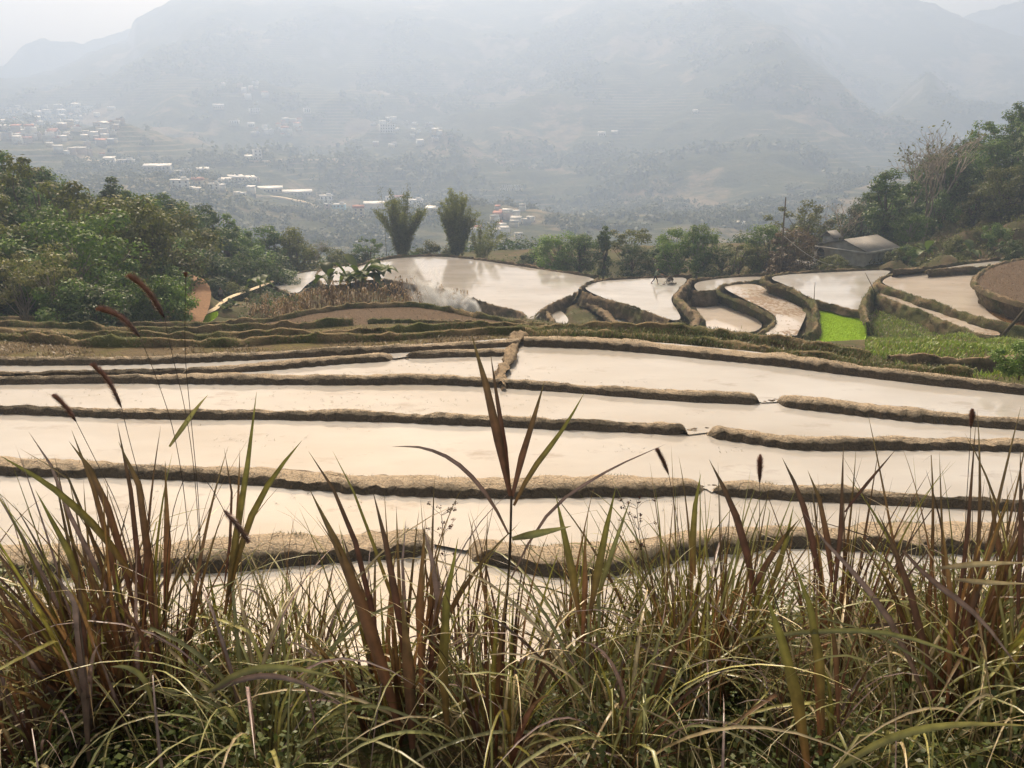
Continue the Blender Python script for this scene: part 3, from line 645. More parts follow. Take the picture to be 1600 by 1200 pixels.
riser([(1640, 401), (1600, 404), (1570, 411), (1543, 420), (1528, 432), (1521, 441), (1535, 453), (1562, 465), (1620, 480), (1700, 492)], -6.2, 2.0, 'tall rounded earth bank around the raised brown field', side=-1, lip=.2, wtop=.5, seed=92)
for x, y, z in [(1480, 505, -8.6), (1540, 520, -8.3), (1600, 505, -8.0), (1620, 520, -8.2)]:
    q = PZ(x, y, z); CP.append((q[0], q[1], z-.3))
polygon('puddle', line_px([(1532, 470), (1562, 482), (1604, 500), (1650, 516), (1640, 524), (1580, 508), (1545, 490)], -7.76)[:, :2], -7.76, watermat('brown_puddle', (.14, .085, .04)), 'brown muddy water at the foot of the raised brown field', 'puddle')
polygon('puddle', line_px([(1238, 0+505+0), (1250, 506), (1246, 526), (1238, 524)], -9.76)[:, :2], -9.76, M['water_rough2'], 'muddy corner of the long stubble field', 'puddle')
polygon('puddle', line_px([(748, 488), (790, 492), (815, 499), (822, 507), (790, 507), (765, 501)], -12.6)[:, :2], -12.6, watermat('amber_pool', (.16, .10, .05)), 'small amber puddle under the large field\'s dark bank', 'puddle')

for x in (308, 320, 332, 345, 358):
    for d, z in ((60.5, -8.6), (64, -9.4), (68, -10.3), (74, -10.7)):
        q = PXm(x, 500, d); CP.append((q[0], q[1], z))
# --- dirt track and concrete path at the left
def ribbon(name, L, width, mat, label, cat, up=.06):
    P = smooth_line(np.array([PXm(x, y, d) for x, y, d in L]), .5); T = np.gradient(P[:, :2], axis=0); T /= np.linalg.norm(T, axis=1)[:, None]+1e-9
    wv = np.interp(np.arange(len(P)), np.linspace(0, len(P)-1, len(np.atleast_1d(width))), np.atleast_1d(width))
    N = np.stack([-T[:, 1], T[:, 0]], 1)*wv[:, None]/2; K = 5; n = len(P); V = np.zeros((n, K, 3)); s = np.arange(n)*.5
    for k, u in enumerate((-1, -.5, 0, .5, 1)):
        V[:, k, :2] = P[:, :2]+N*u*(1+.12*fbm(s*.3, s*0+u*5, 3, 4))[:, None]; V[:, k, 2] = P[:, 2]+up-.12*abs(u)**4
    for q in P[::3]: CP.append((q[0], q[1], q[2]-.3))
    i = np.arange(n-1)[:, None]*K+np.arange(K-1)[None]
    return link(name, mesh_np(name, V.reshape(-1, 3), np.stack([i, i+1, i+K+1, i+K], -1).reshape(-1, 4), np.full((n*K, 3), .3), True), mat, kind='structure', label=label, cat=cat)
ribbon('dirt_track', [(282, 508, 58), (296, 488, 64), (306, 466, 70), (311, 448, 76), (306, 436, 82), (297, 431, 86)], [2.6, 2.8, 2.4, 2.0, 1.6, 1.2], M['road'], 'reddish dirt track climbing into the left wood', 'track')
ribbon('concrete_path', [(285, 508, 64), (293, 501, 66), (312, 493, 70), (330, 486, 74), (337, 482, 76), (345, 474, 80), (356, 466, 85), (368, 461, 89), (395, 452, 94), (425, 440, 100)], .55, M['path'], 'narrow pale concrete path running past the small green field', 'path', .12)
polygon('seedbed_ground', np.array([PZ(x, y, -7.9)[:2] for x, y in [(296, 506), (303, 502), (318, 495), (332, 489), (342, 486), (340, 496), (322, 506)]]), -7.9, bpy.data.materials['seedbed'], 'small bright green field beside the concrete path', 'field')
# ------------------------------------------------------------------ where the trees stand (their feet shape the ground)
TREES = []   # (kind, px, top py, dist, height m, leaf, label, group)
def sil_left(x): return np.interp(x, [-80, 0, 75, 100, 170, 230, 275, 320, 370, 400, 450, 480, 530, 570], [225, 235, 262, 285, 283, 298, 305, 318, 330, 345, 355, 370, 388, 398])
ORD = ['first', 'second', 'third', 'fourth', 'fifth', 'sixth', 'seventh', 'eighth', 'ninth', 'tenth', 'eleventh', 'twelfth', 'thirteenth', 'fourteenth', 'fifteenth', 'sixteenth', 'seventeenth', 'eighteenth', 'nineteenth', 'twentieth', 'twenty-first', 'twenty-second', 'twenty-third', 'twenty-fourth']
leafword = {'leaf_dark': 'dark green', 'leaf_mid': 'mid green', 'leaf_olive': 'olive yellow', 'leaf_pale': 'pale blossoming', 'leaf_fresh': 'fresh green', 'leaf_red': 'reddish brown'}
def row(xs, f, dist, kinds, leaves, hs, where, group, skip=None, jit=10, sil=sil_left, drop=0):
    out = []
    for k, x in enumerate(xs):
        x = x+random.uniform(-jit, jit)
        if skip and skip[0] < x < skip[1]: continue
        top = sil(x)+f*(1 if np.isscalar(f) else 0)+random.uniform(-15, 10)+drop
        out.append([random.choice(kinds), x, top, dist(x)+random.uniform(-2, 2), random.uniform(*hs), random.choice(leaves)])
    for k, t_ in enumerate(out):
        TREES.append((*t_, '%s tree, %s %s' % (leafword[t_[5]], ORD[k], where), group))
LG = 'trees of the left wood'
dl = lambda a, b_: (lambda x: np.interp(x, [0, 560], [a, b_]))
row(np.arange(-60, 580, 34), 0, dl(98, 128), 'ABBBDC', ['leaf_dark', 'leaf_mid', 'leaf_mid', 'leaf_olive'], (10, 13), 'from the left along the skyline of the left wood', LG, jit=9, drop=5)
row(np.arange(-50, 560, 40), 34, dl(88, 118), 'ABBA', ['leaf_dark', 'leaf_mid', 'leaf_olive', 'leaf_mid'], (10, 12), 'from the left in the left wood\'s second row', LG)
row(np.arange(-60, 540, 46), 64, dl(78, 110), 'ABBA', ['leaf_dark', 'leaf_dark', 'leaf_mid', 'leaf_olive'], (9, 12), 'from the left in the left wood\'s middle row', LG)
row(np.arange(-60, 270, 50), 112, dl(71, 80), 'ABAA', ['leaf_dark', 'leaf_mid', 'leaf_olive'], (8, 11), 'from the left in the left wood\'s lower row', LG)
row(np.arange(345, 510, 34), 78, dl(92, 106), 'ABA', ['leaf_dark', 'leaf_dark', 'leaf_mid'], (5, 7), 'along the wood\'s dark edge right of the dirt track', LG, jit=6)
TREES += [('D', 30, 232, 80, 13, 'leaf_olive', 'tall olive tree with open flat crown rising above the left wood at its left end', LG),
          ('A', 95, 318, 66, 10.5, 'leaf_fresh', 'big bright green broad tree in front of the left wood', LG),
          ('A', 195, 296, 74, 11.5, 'leaf_olive', 'large olive yellow tree beside the big bright green one', LG),
          ('A', 238, 318, 78, 11, 'leaf_olive', 'round olive tree in the middle of the left wood', LG),
          ('D', 20, 390, 60, 6.5, 'leaf_pale', 'pale blossoming spreading tree low at the left edge', LG),
          ('D', 66, 380, 59, 6.2, 'leaf_pale', 'pale blossoming small tree right of the low spreading one', LG),
          ('F', 98, 428, 57, 4.6, 'leaf_mid', 'dense low bush with pale trunk at the foot of the left wood', LG),
          ('F', 140, 440, 57, 4.2, 'leaf_dark', 'dark low bush at the foot of the left wood near the red seed heads', LG),
          ('A', 186, 418, 60, 5.2, 'leaf_mid', 'young light tree left of the dirt track', LG),
          ('F', 238, 425, 60, 5.0, 'leaf_fresh', 'leafy fresh green young tree just left of the dirt track', LG),
          ('F', 262, 436, 60, 4.4, 'leaf_fresh', 'narrow fresh green bush on the left verge of the dirt track', LG),
          ('C', 170, 272, 104, 10, 'leaf_dark', 'tall narrow dark tree standing above the skyline of the left wood', LG),
          ('F', 365, 436, 92, 3.6, 'leaf_olive', 'small rounded bush beside the concrete path', LG),
          ('F', 335, 430, 92, 4.5, 'leaf_dark', 'dark bush right of the dirt track behind the walking person', LG),
          ('D', 575, 368, 122, 5.5, 'leaf_mid', 'thin young tree on the rim left of the bamboo', LG),
          ('E', 490, 372, 118, 5.5, 'leaf_mid', 'bare twiggy tree at the right end of the left wood', LG)]
G2 = 'trees beyond the far rim'
for k, px, top, d, h, lf, lb in [
    ('F', 655, 392, 121, 3.2, 'leaf_fresh', 'bright low bush between the two bamboo clumps'), ('F', 676, 372, 122, 5., 'leaf_olive', 'drooping olive bush just left of the second bamboo clump'),
    ('F', 832, 386, 118, 4.4, 'leaf_dark', 'small dark bush at the left end of the tree row behind the flooded terraces'),
    ('A', 868, 358, 112, 7.6, 'leaf_fresh', 'fresh green rounded tree, left of the tree row behind the flooded terraces'),
    ('A', 906, 362, 112, 7.4, 'leaf_mid', 'green rounded tree left of the dark conifer-like tree'),
    ('C', 944, 350, 110, 8.5, 'leaf_dark', 'narrow dark tree between two rounded green trees'),
    ('D', 984, 352, 116, 8., 'leaf_olive', 'airy half bare tree showing above a dark bush'), ('A', 990, 376, 108, 6.4, 'leaf_dark', 'broad dark green tree behind the ploughing man'),
    ('A', 1033, 380, 109, 6.2, 'leaf_dark', 'dark tree between the ploughing man and the tall green pair'),
    ('A', 1062, 353, 107, 8., 'leaf_fresh', 'left of the tall pair of fresh green trees behind the ploughed field'), ('B', 1095, 347, 106, 8.4, 'leaf_fresh', 'right of the tall pair of fresh green trees behind the ploughed field'),
    ('A', 1130, 380, 107, 6., 'leaf_dark', 'dusky tree right of the tall green pair'), ('D', 1158, 378, 104, 5.4, 'leaf_olive', 'olive sparse tree by the leaning stick'),
    ('A', 1185, 382, 105, 5.6, 'leaf_olive', 'low yellowish tree left of the tall pole'), ('A', 1207, 348, 108, 8., 'leaf_mid', 'green tree just left of the tall pole'),
    ('A', 1243, 350, 104, 7.8, 'leaf_red', 'dark reddish brown tree right of the tall pole'), ('F', 1225, 392, 102, 4.4, 'leaf_red', 'low reddish brown bush at the foot of the tall pole'),
    ('D', 1262, 308, 122, 10., 'leaf_olive', 'thin tall open tree rising behind the reddish tree'), ('E', 1322, 312, 118, 9.5, 'leaf_olive', 'spreading bare tree behind the grey house'),
    ('A', 1295, 345, 122, 8, 'leaf_olive', 'dull olive tree behind the small roof of the grey house'), ('A', 1352, 318, 124, 9, 'leaf_dark', 'dull dark tree behind the right roof of the grey house'),
    ('F', 1308, 396, 101, 2.6, 'leaf_olive', 'thin leafy bush in front of the grey house wall')]:
    TREES.append((k, px, top, d, h, lf, lb, G2))
G3 = 'trees of the right hillside'
def sil_right(x): return np.interp(x, [1290, 1390, 1430, 1480, 1510, 1540, 1570, 1600, 1720, 1900], [335, 300, 268, 228, 205, 196, 180, 162, 110, 60])
dr = lambda a: (lambda x: a)
row(np.arange(1375, 1760, 30), 0, dr(142), 'ABBD', ['leaf_dark', 'leaf_mid', 'leaf_mid'], (9, 12), 'from the left along the right hillside\'s skyline', G3, sil=sil_right, jit=7, drop=6)
row(np.arange(1385, 1760, 36), 36, dr(132), 'AABA', ['leaf_dark', 'leaf_olive', 'leaf_mid'], (8, 11), 'from the left in the right hillside\'s second row', G3, sil=sil_right)
row(np.arange(1440, 1760, 44), 78, dr(124), 'ABA', ['leaf_dark', 'leaf_mid', 'leaf_olive', 'leaf_dark'], (7, 10), 'from the left in the right hillside\'s lower row', G3, sil=sil_right)
TREES += [('B', 1399, 260, 118, 11.5, 'leaf_mid', 'tall green tree with layered crown above the right of the grey house', G3),
          ('E', 1468, 192, 120, 16.0, 'leaf_olive', 'tall bare pale trunked tree on the right hillside', G3),
          ('E', 1440, 222, 128, 13.0, 'leaf_olive', 'bare forked tree just left of the tall pale one', G3),
          ('E', 1495, 196, 126, 14.0, 'leaf_olive', 'twiggy bare tree right of the tall pale one', G3),
          ('A', 1425, 330, 114, 5.5, 'leaf_fresh', 'small light green tree under the layered tree', G3),
          ('F', 1398, 385, 105, 3.2, 'leaf_olive', 'olive bush against the right wall of the grey house', G3),
          ('F', 1420, 380, 106, 3.4, 'leaf_mid', 'green bush right of the grey house', G3),
          ('F', 1500, 365, 110, 3.0, 'leaf_olive', 'low olive bush on the open slope of the right hillside', G3),
          ('F', 1555, 345, 112, 3.4, 'leaf_mid', 'green bush on the open slope near the right edge', G3),
          ('F', 1590, 372, 104, 3.0, 'leaf_dark', 'dark bush low on the slope at the right edge', G3)]
TR = []
for k, px, top, d, h, lf, lb, g in TREES:
    q = PXm(px, top, d); base = np.array([q[0], q[1], q[2]-h]); TR.append((k, base, h, lf, lb, g)); CP.append((base[0], base[1], base[2]+.05))
# open slope of the right hillside, rear drop, sides
for px, py, d in [(1400, 402, 104), (1480, 398, 104), (1600, 388, 103), (1700, 380, 104), (1440, 375, 112), (1520, 360, 114), (1600, 345, 116), (1700, 320, 118), (1480, 335, 122), (1560, 315, 124), (1650, 285, 128), (1290, 412, 104), (1350, 410, 106), (1250, 420, 101), (1180, 428, 102), (1060, 436, 101), (930, 440, 106), (850, 428, 113), (720, 415, 120), (640, 413, 121), (560, 428, 112),
                  (10, 494, 57), (80, 496, 57), (160, 500, 57), (230, 500, 58), (255, 480, 64), (330, 470, 84), (380, 470, 84), (430, 462, 88), (470, 470, 78), (560, 475, 68), (640, 474, 70), (700, 480, 70), (400, 490, 66), (500, 484, 66), (-200, 500, 57), (-200, 440, 70)]:
    q = PXm(px, py, d); CP.append(tuple(q))
for a in np.linspace(-50, 50, 34):
    for d in (160, 185):
        x, y = d*math.sin(R(a)), d*math.cos(R(a)); CP.append((x, y, float(HV(x, y))+1.0))
for x in np.linspace(-60, 60, 13):
    for y in (9.0, 14, 20, 24): CP.append((x, y, -1.0))
CPa = np.array(CP)
def HN(x, y):
    """near ground by inverse distance from the control points, kept below every field"""
    sh = x.shape; x = x.ravel(); y = y.ravel(); z = np.zeros(len(x))
    for a in range(0, len(x), 4000):
        d2 = (x[a:a+4000, None]-CPa[None, :, 0])**2+(y[a:a+4000, None]-CPa[None, :, 1])**2+.4
        wgt = d2**-1.75; z[a:a+4000] = (wgt*CPa[None, :, 2]).sum(1)/wgt.sum(1)
    z += .18*fbm(x/2.2, y/2.2, 4, 77)*np.clip((y-30)/15, 0, 1)
    for P, zz in POLYS:
        lo, hi = P.min(0)-.3, P.max(0)+.3
        s = np.where((x > lo[0]) & (x < hi[0]) & (y > lo[1]) & (y < hi[1]))[0]
        if len(s):
            ins = inside(P, x[s], y[s]); z[s[ins]] = np.minimum(z[s[ins]], zz-.25)
    return z.reshape(sh)
gx = np.arange(-150, 151, .9); gy = np.concatenate([np.arange(7.6, 130, .6), np.arange(130, 186, 1.4)])
X, Y = np.meshgrid(gx, gy); Z = HN(X, Y); n = len(gx)
i = np.arange(len(gy)-1)[:, None]*n+np.arange(n-1)[None]
dmp = np.clip(.5+.8*fbm(X/6, Y/6, 3, 5), 0, 1)
link('ground', mesh_np('ground', np.stack([X, Y, Z], -1).reshape(-1, 3), np.stack([i, i+1, i+n+1, i+n], -1).reshape(-1, 4), np.stack([dmp.ravel()]*3, 1), True), M['terrain'], kind='structure',
     label='weedy brown hillside ground between the terraces and woods', cat='ground')
gi = lambda x, y: float(HN(np.array([float(x)]), np.array([float(y)]))[0])

# ------------------------------------------------------------------ leaves and trees
def leaf_quads(P, N, size, rs, asp=.55):
    """one small pointed leaf (a diamond) per point"""
    n = len(P); N = N/(np.linalg.norm(N, axis=1)[:, None]+1e-9)
    a = rs.normal(size=(n, 3)); U = np.cross(N, a); U /= np.linalg.norm(U, axis=1)[:, None]+1e-9; W_ = np.cross(N, U)
    s = (size*rs.uniform(.6, 1.35, n))[:, None]
    return np.stack([P-U*s*.5, P-W_*s*asp*.5+N*s*.06, P+U*s*.5, P+W_*s*asp*.5+N*s*.06], 1)
def crown_points(centres, radii, per, rs, flat=.7):
    k = len(centres); n = k*per
    d = rs.normal(size=(n, 3)); d /= np.linalg.norm(d, axis=1)[:, None]
    r = rs.uniform(.25, 1, n)**.6
    off = d*(r*np.repeat(radii, per))[:, None]; off[:, 2] *= flat
    P = np.repeat(centres, per, 0)+off
    N = d+np.array([0, 0, .55])+rs.normal(size=(n, 3))*.45
    return P, N
def limb(a, b_, rs, sag=.15, k=6):
    a, b_ = np.asarray(a, float), np.asarray(b_, float); t = np.linspace(0, 1, k)[:, None]
    L = np.linalg.norm(b_-a); o = rs.normal(size=3)*L*.08
    return a+(b_-a)*t+np.sin(np.pi*t)*(o+np.array([0, 0, -sag*L*.4]))
def build_tree(kind, seed):
    rs = np.random.default_rng(seed); tb = MB(); lf = MB(); h = 1.0        # unit height, scaled on placing
    if kind == 'E':                                    # bare branching tree with a few leaves left
        def br(a, d, L, r, lev):
            b_ = a+d*L; tb.tube(limb(a, b_, rs, -.05, 5), np.linspace(r, r*.7, 5), 5 if lev < 2 else 3)
            if lev == 5:
                if rs.random() < .35:
                    P = b_+rs.normal(size=(3, 3))*.012; lf.quads(leaf_quads(P, rs.normal(size=(3, 3)), .022, rs))
                return
            for _ in range(3 if lev < 3 else 2):
                q = d+rs.normal(size=3)*(.27+.035*lev); q[2] += .14; q /= np.linalg.norm(q)
                br(b_-d*L*rs.uniform(0, .35), q, L*rs.uniform(.60, .80), r*.64, lev+1)
        br(np.array([0, 0, -.02]), np.array([.03, 0, 1.]), .34, .013, 0)
        z = np.concatenate(tb.v)[:, 2].max(); k = 1/z
        tb.v = [v*k for v in tb.v]; lf.v = [v*k for v in lf.v]
        return tb.mesh('bare_tree_trunk', True), lf.mesh('bare_tree_crown')
    if kind == 'F': rc, c0, ncl, per, ls, crad = .46, .46, 28, 190, .046, (.10, .20)
    elif kind == 'A': rc, c0, ncl, per, ls, crad = .33, .56, 46, 190, .027, (.06, .15)
    elif kind == 'B': rc, c0, ncl, per, ls, crad = .23, .56, 42, 170, .027, (.05, .12)
    elif kind == 'C': rc, c0, ncl, per, ls, crad = .15, .52, 30, 90, .034, (.05, .10)
    else: rc, c0, ncl, per, ls, crad = .40, .72, 26, 90, .034, (.06, .12)      # D, open spreading
    zr = {'F': .46, 'A': .40, 'B': .40, 'C': .46, 'D': .26}[kind]
    cs = []
    while len(cs) < ncl:
        d = rs.normal(size=3); d /= np.linalg.norm(d); r = rs.uniform(.35, 1)**.5
        p = np.array([d[0]*rc*r, d[1]*rc*r, c0+d[2]*zr*r*.92])
        if kind == 'C': p[:2] *= 1.25-p[2]
        if p[2] < .12: continue
        p[:2] *= 1+.25*math.sin(3*math.atan2(p[1], p[0])+seed)
        if kind in 'AB' and cs and min(np.linalg.norm(p-q) for q in cs) < (.075 if kind == 'A' else .06): continue
        cs.append(p)
    cs = np.array(cs); rad = rs.uniform(*crad, ncl)
    topz = (cs[:, 2]+rad*.7).max(); cs[:, 2] *= .98/topz
    tr_h = .62 if kind != 'F' else .35
    lean = rs.normal(size=2)*.03
    tk = np.array([[0, 0, -.03], [lean[0]*.3, lean[1]*.3, tr_h*.35], [lean[0], lean[1], tr_h*.7], [lean[0]*1.3, lean[1]*1.6, tr_h*1.15]])
    tb.tube(smooth_line(tk, .03), np.linspace(.019, .007, len(smooth_line(tk, .03))), 7)
    for p in cs[rs.permutation(ncl)[:int(ncl*.7)]]:
        f = np.clip(rs.uniform(.25, .75), 0, min(.95, p[2]/tr_h*.7)); a = np.array([lean[0]*f, lean[1]*f, tr_h*f*1.1])
        tb.tube(limb(a, p, rs, -.1), np.linspace(.0075, .002, 6), 4)
    P, N = crown_points(cs, rad, per, rs, .62 if kind == 'D' else .78)
    lf.quads(leaf_quads(P, N, ls, rs))
    return tb.mesh('trunk', True), lf.mesh('crown')
TV = {k: [build_tree(k, 100+17*j+ord(k)) for j in range(n_)] for k, n_ in dict(A=4, B=3, C=1, D=3, E=3, F=3).items()}
tname = dict(A='broadleaf_tree', B='tall_tree', C='slender_tree', D='open_tree', E='bare_tree', F='bush')
for i_, (k, base, h, lf, lb, g) in enumerate(TR):
    tm, cm = TV[k][i_ % len(TV[k])]
    root = empty(tname[k], base, random.uniform(0, 6.28), label=lb, cat='bush' if k == 'F' else 'tree', group=g)
    wx = random.uniform(.88, 1.2)*(1.10 if g == G2 else 1)
    for nm_, me, mt in (('trunk', tm, M['barkpale'] if k == 'E' or lf in ('leaf_pale', 'leaf_fresh') else M['bark']), ('crown', cm, M[lf])):
        if len(me.vertices) == 0: continue
        if len(me.materials) == 0: me.materials.append(None)
        o = link(nm_, me, parent=root, sc_=(h*wx, h*wx, h)); o.material_slots[0].link = 'OBJECT'; o.material_slots[0].material = mt

# ------------------------------------------------------------------ weeds, low scrub and grass that nobody could count
def scatter_scrub(name, pts, size, leaf, mat, label, per=26, seed=1, flat=.6):
    rs = np.random.default_rng(seed); P, N = crown_points(np.asarray(pts), np.full(len(pts), size)*rs.uniform(.5, 1.4, len(pts)), per, rs, flat)
    b = MB(); b.quads(leaf_quads(P, N, leaf, rs)); link(name, b.mesh(name), mat, kind='stuff', label=label, cat='undergrowth')
def area_pts(poly_px_d, n, seed, up=.15):
    rs = np.random.default_rng(seed); Q = np.array([PXm(*q)[:2] for q in poly_px_d]); lo, hi = Q.min(0), Q.max(0); out = []
    x = rs.uniform(lo[0], hi[0], n*4); y = rs.uniform(lo[1], hi[1], n*4); s = inside(Q, x, y)
    x, y = x[s][:n], y[s][:n]; z = HN(x, y); return np.stack([x, y, z+up], 1)
scatter_scrub('undergrowth', area_pts([(-120, 500, 55), (280, 500, 56), (262, 440, 70), (-120, 440, 80)], 260, 3, .3), .8, .22, M['leaf_mid'], 'low green scrub along the foot of the left wood', seed=4)
scatter_scrub('undergrowth', area_pts([(372, 492, 64), (380, 476, 76), (385, 445, 98), (480, 440, 104), (470, 465, 74), (400, 490, 62)], 200, 5, .3), .8, .2, M['leaf_dark'], 'dark weeds and scrub below the bright left flooded field', seed=6)
scatter_scrub('undergrowth', area_pts([(1330, 410, 105), (1700, 395, 101), (1750, 300, 135), (1450, 330, 135), (1340, 380, 128)], 700, 7, .3), .95, .24, M['leaf_olive'], 'dry olive scrub covering the right hillside', seed=8, per=24)
scatter_scrub('undergrowth', area_pts([(560, 425, 117), (880, 425, 113), (1240, 425, 101), (1390, 415, 106), (1390, 380, 118), (1240, 390, 114), (880, 400, 125), (560, 405, 128)], 420, 9, .2), .9, .22, M['leaf_dark'], 'dark scrub growing behind the far rim of the terraces', seed=10)
# tufts along banks: thin dry and green blades
def blades(P, L, wd, lean, cols, rs, seg=3, out=None, tipcol=None):
    """many small bent blades as tapered strips"""
    n = len(P); az_ = rs.uniform(0, 2*np.pi, n); H = np.stack([np.cos(az_), np.sin(az_), 0*az_], 1); S = np.stack([-np.sin(az_), np.cos(az_), 0*az_], 1)
    V = np.zeros((n, seg+1, 2, 3)); L = np.broadcast_to(L, (n,)); wd = np.broadcast_to(wd, (n,)); lean = np.broadcast_to(lean, (n,))
    for k in range(seg+1):
        t = k/seg; c = P+H*(L*lean*t**1.8)[:, None]+np.array([0, 0, 1])*(L*(t-.35*lean*t*t))[:, None]
        ww = (wd*(1-t)**.7*.5+.0004)[:, None]; V[:, k, 0] = c-S*ww; V[:, k, 1] = c+S*ww
    base = np.arange(n)[:, None]*(seg+1)*2; k = np.arange(seg)[None]*2
    Q = np.stack([base+k, base+k+1, base+k+3, base+k+2], -1).reshape(-1, 4)
    col = np.repeat(cols, (seg+1)*2, 0)
    (out or MB()).add(V.reshape(-1, 3), Q, col=col)
def pick(cols, n, rs): return np.array(cols)[rs.integers(0, len(cols), n)]
DRY = [(.20, .15, .075), (.15, .115, .05), (.12, .12, .035), (.09, .11, .03), (.22, .17, .09)]
GRN = [(.07, .12, .022), (.10, .15, .03), (.06, .09, .02), (.15, .16, .05)]
rs = np.random.default_rng(21)
tb = MB()
for V in DTV:
    n = V.shape[0]; m_ = n*16; a = rs.integers(0, n, m_); c = rs.uniform(0, V.shape[1]-1.01, m_); i0 = c.astype(int); f = (c-i0)[:, None]
    P = V[a, i0]*(1-f)+V[a, i0+1]*f; P = P+rs.normal(size=P.shape)*[.12, .12, .0]-[0, 0, .03]
    patch = fbm(P[:, 0]/3., P[:, 1]/3., 3, 6) > .10
    col = np.where(patch[:, None], pick(GRN, m_, rs)*.8, pick(DRY, m_, rs)); blades(P, rs.uniform(.05, .17, m_), .02, rs.uniform(.3, 1.1, m_), col, rs, out=tb)
def strip_tufts(L, z, wid, n, hgt, cols, up=.0, wd=.025):
    Pp = smooth_line(line_px(L, z), .4); k = rs.integers(0, len(Pp)-1, n); P = Pp[k]+(Pp[k+1]-Pp[k])*rs.random((n, 1))
    P = P+np.stack([rs.normal(size=n)*wid*.3, rs.normal(size=n)*wid, np.full(n, up)], 1)
    P[:, 2] = np.where(np.isnan(P[:, 2]), z, P[:, 2]); blades(P, rs.uniform(*hgt, n), wd, rs.uniform(.2, .9, n), pick(cols, n, rs), rs, out=tb)
strip_tufts(RB, -1.2, .35, 5200, (.05, .18), DRY+GRN*2, .02)
strip_tufts([(820, 521), (900, 520), (1010, 525), (1100, 533), (1180, 545), (1260, 556), (1340, 566), (1420, 576), (1520, 588)], -.25, .35, 4200, (.05, .18), DRY+GRN*2, .02)
for L in (bundE1b, bundGb): strip_tufts(L, W[5]+HB+.1, .10, 900, (.03, .10), DRY, 0, .012)
for V, mt in RV:                                           # rough growth all over the earth faces
    n = V.shape[0]; m_ = int(n*V.shape[1]*(4.5 if mt == 'riser_grass' else 2.2)); a = rs.integers(0, n, m_); c = rs.uniform(1.0, V.shape[1]-1.01, m_); i0 = c.astype(int); f = (c-i0)[:, None]
    P = V[a, i0]*(1-f)+V[a, i0+1]*f; P = P+rs.normal(size=P.shape)*[.1, .1, .0]-[0, 0, .03]
    g = fbm(P[:, 0]/2.5, P[:, 1]/2.5, 3, 6) > .05; k = rs.random(m_) < np.where(g, 1, .5); P, g, m_ = P[k], g[k], int(k.sum())
    blades(P, rs.uniform(.05, .17, m_), .03, rs.uniform(.3, 1.3, m_), np.where(g[:, None], pick(GRN, m_, rs)*.75, pick(DRY, m_, rs)*.8), rs, 2, out=tb)
link('grass', tb.mesh('grass'), M['blade'], kind='stuff', label='short dry and green grass growing along the terrace banks', cat='grass')
tb = MB()                                                   # short weeds on the crowns of the near bunds
for key, amt in (('A1', 14), ('A2', 14), ('B1', 5), ('B2', 5), ('C1', 3), ('C2', 3), ('D1', 3), ('D2', 2)):
    V = B_[key]; n = V.shape[0]; m_ = n*amt; a = rs.integers(0, n, m_); c = np.where(rs.random(m_) < .75, rs.uniform(1.7, 2.7, m_), rs.uniform(2, 5, m_)); i0 = c.astype(int); f = (c-i0)[:, None]
    P = V[a, i0]*(1-f)+V[a, i0+1]*f; keep = fbm(P[:, 0]/.6, P[:, 1]/.6, 3, 15) > .12; P = P[keep]; m_ = len(P)
    blades(P-[0, 0, .005], rs.uniform(.02, .085, m_), .007, rs.uniform(.3, 1.2, m_), pick(DRY+GRN[:3], m_, rs), rs, out=tb)
link('grass', tb.mesh('grass'), M['blade'], kind='stuff', label='sparse short weeds along the crowns of the near mud bunds', cat='grass')
tb = MB()                                                   # the weedy slope and seedlings
pts = []
x = rs.uniform(12, 60, 280000); y = rs.uniform(26, 84, 280000); s = np.ones(len(x), bool)
for Pp, _ in POLYS: s &= ~inside(Pp, x, y)
x, y = x[s], y[s]; z = HN(x, y); ix, iy, _d = to_px(np.stack([x, y, z], 1))
s = inside(np.array([(1350, 484), (1400, 484), (1560, 526), (1640, 540), (1700, 600), (1500, 592), (1420, 578), (1352, 550)]), ix, iy); x, y, z = x[s], y[s], z[s]
P = np.stack([x, y, z-.02], 1); k = len(P); blades(P, rs.uniform(.08, .34, k), .05, rs.uniform(.2, .9, k), pick([(.17, .28, .022), (.22, .34, .03), (.13, .22, .018), (.28, .32, .05)], k, rs), rs, out=tb)
link('grass', tb.mesh('grass'), M['blade'], kind='stuff', label='rough green grass on the slope below the right terraces', cat='grass')
for Qp, nn, z0, lb in ((SEED, 26000, -9.2, 'dense vivid green rice seedlings in their bed'), (np.array([PZ(x, y, -7.9)[:2] for x, y in [(297, 505), (303, 502), (318, 495), (332, 489), (341, 487), (339, 496), (322, 505)]]), 7000, -7.9, 'bright green young crop beside the concrete path')):
    tb = MB(); x = rs.uniform(Qp[:, 0].min(), Qp[:, 0].max(), nn*3); y = rs.uniform(Qp[:, 1].min(), Qp[:, 1].max(), nn*3); s = inside(Qp, x, y); x, y = x[s][:nn], y[s][:nn]
    k = len(x); P = np.stack([x, y, 0*x+z0], 1); blades(P, rs.uniform(.05, .11, k), .02, rs.uniform(.1, .5, k), pick([(.33, .48, .012), (.40, .56, .02), (.27, .42, .012)], k, rs), rs, 2, out=tb)
    link('rice_seedlings', tb.mesh('rice_seedlings'), M['blade'], kind='stuff', label=lb, cat='seedlings')
tb = MB()                                                   # stubble and clods on the dry fields
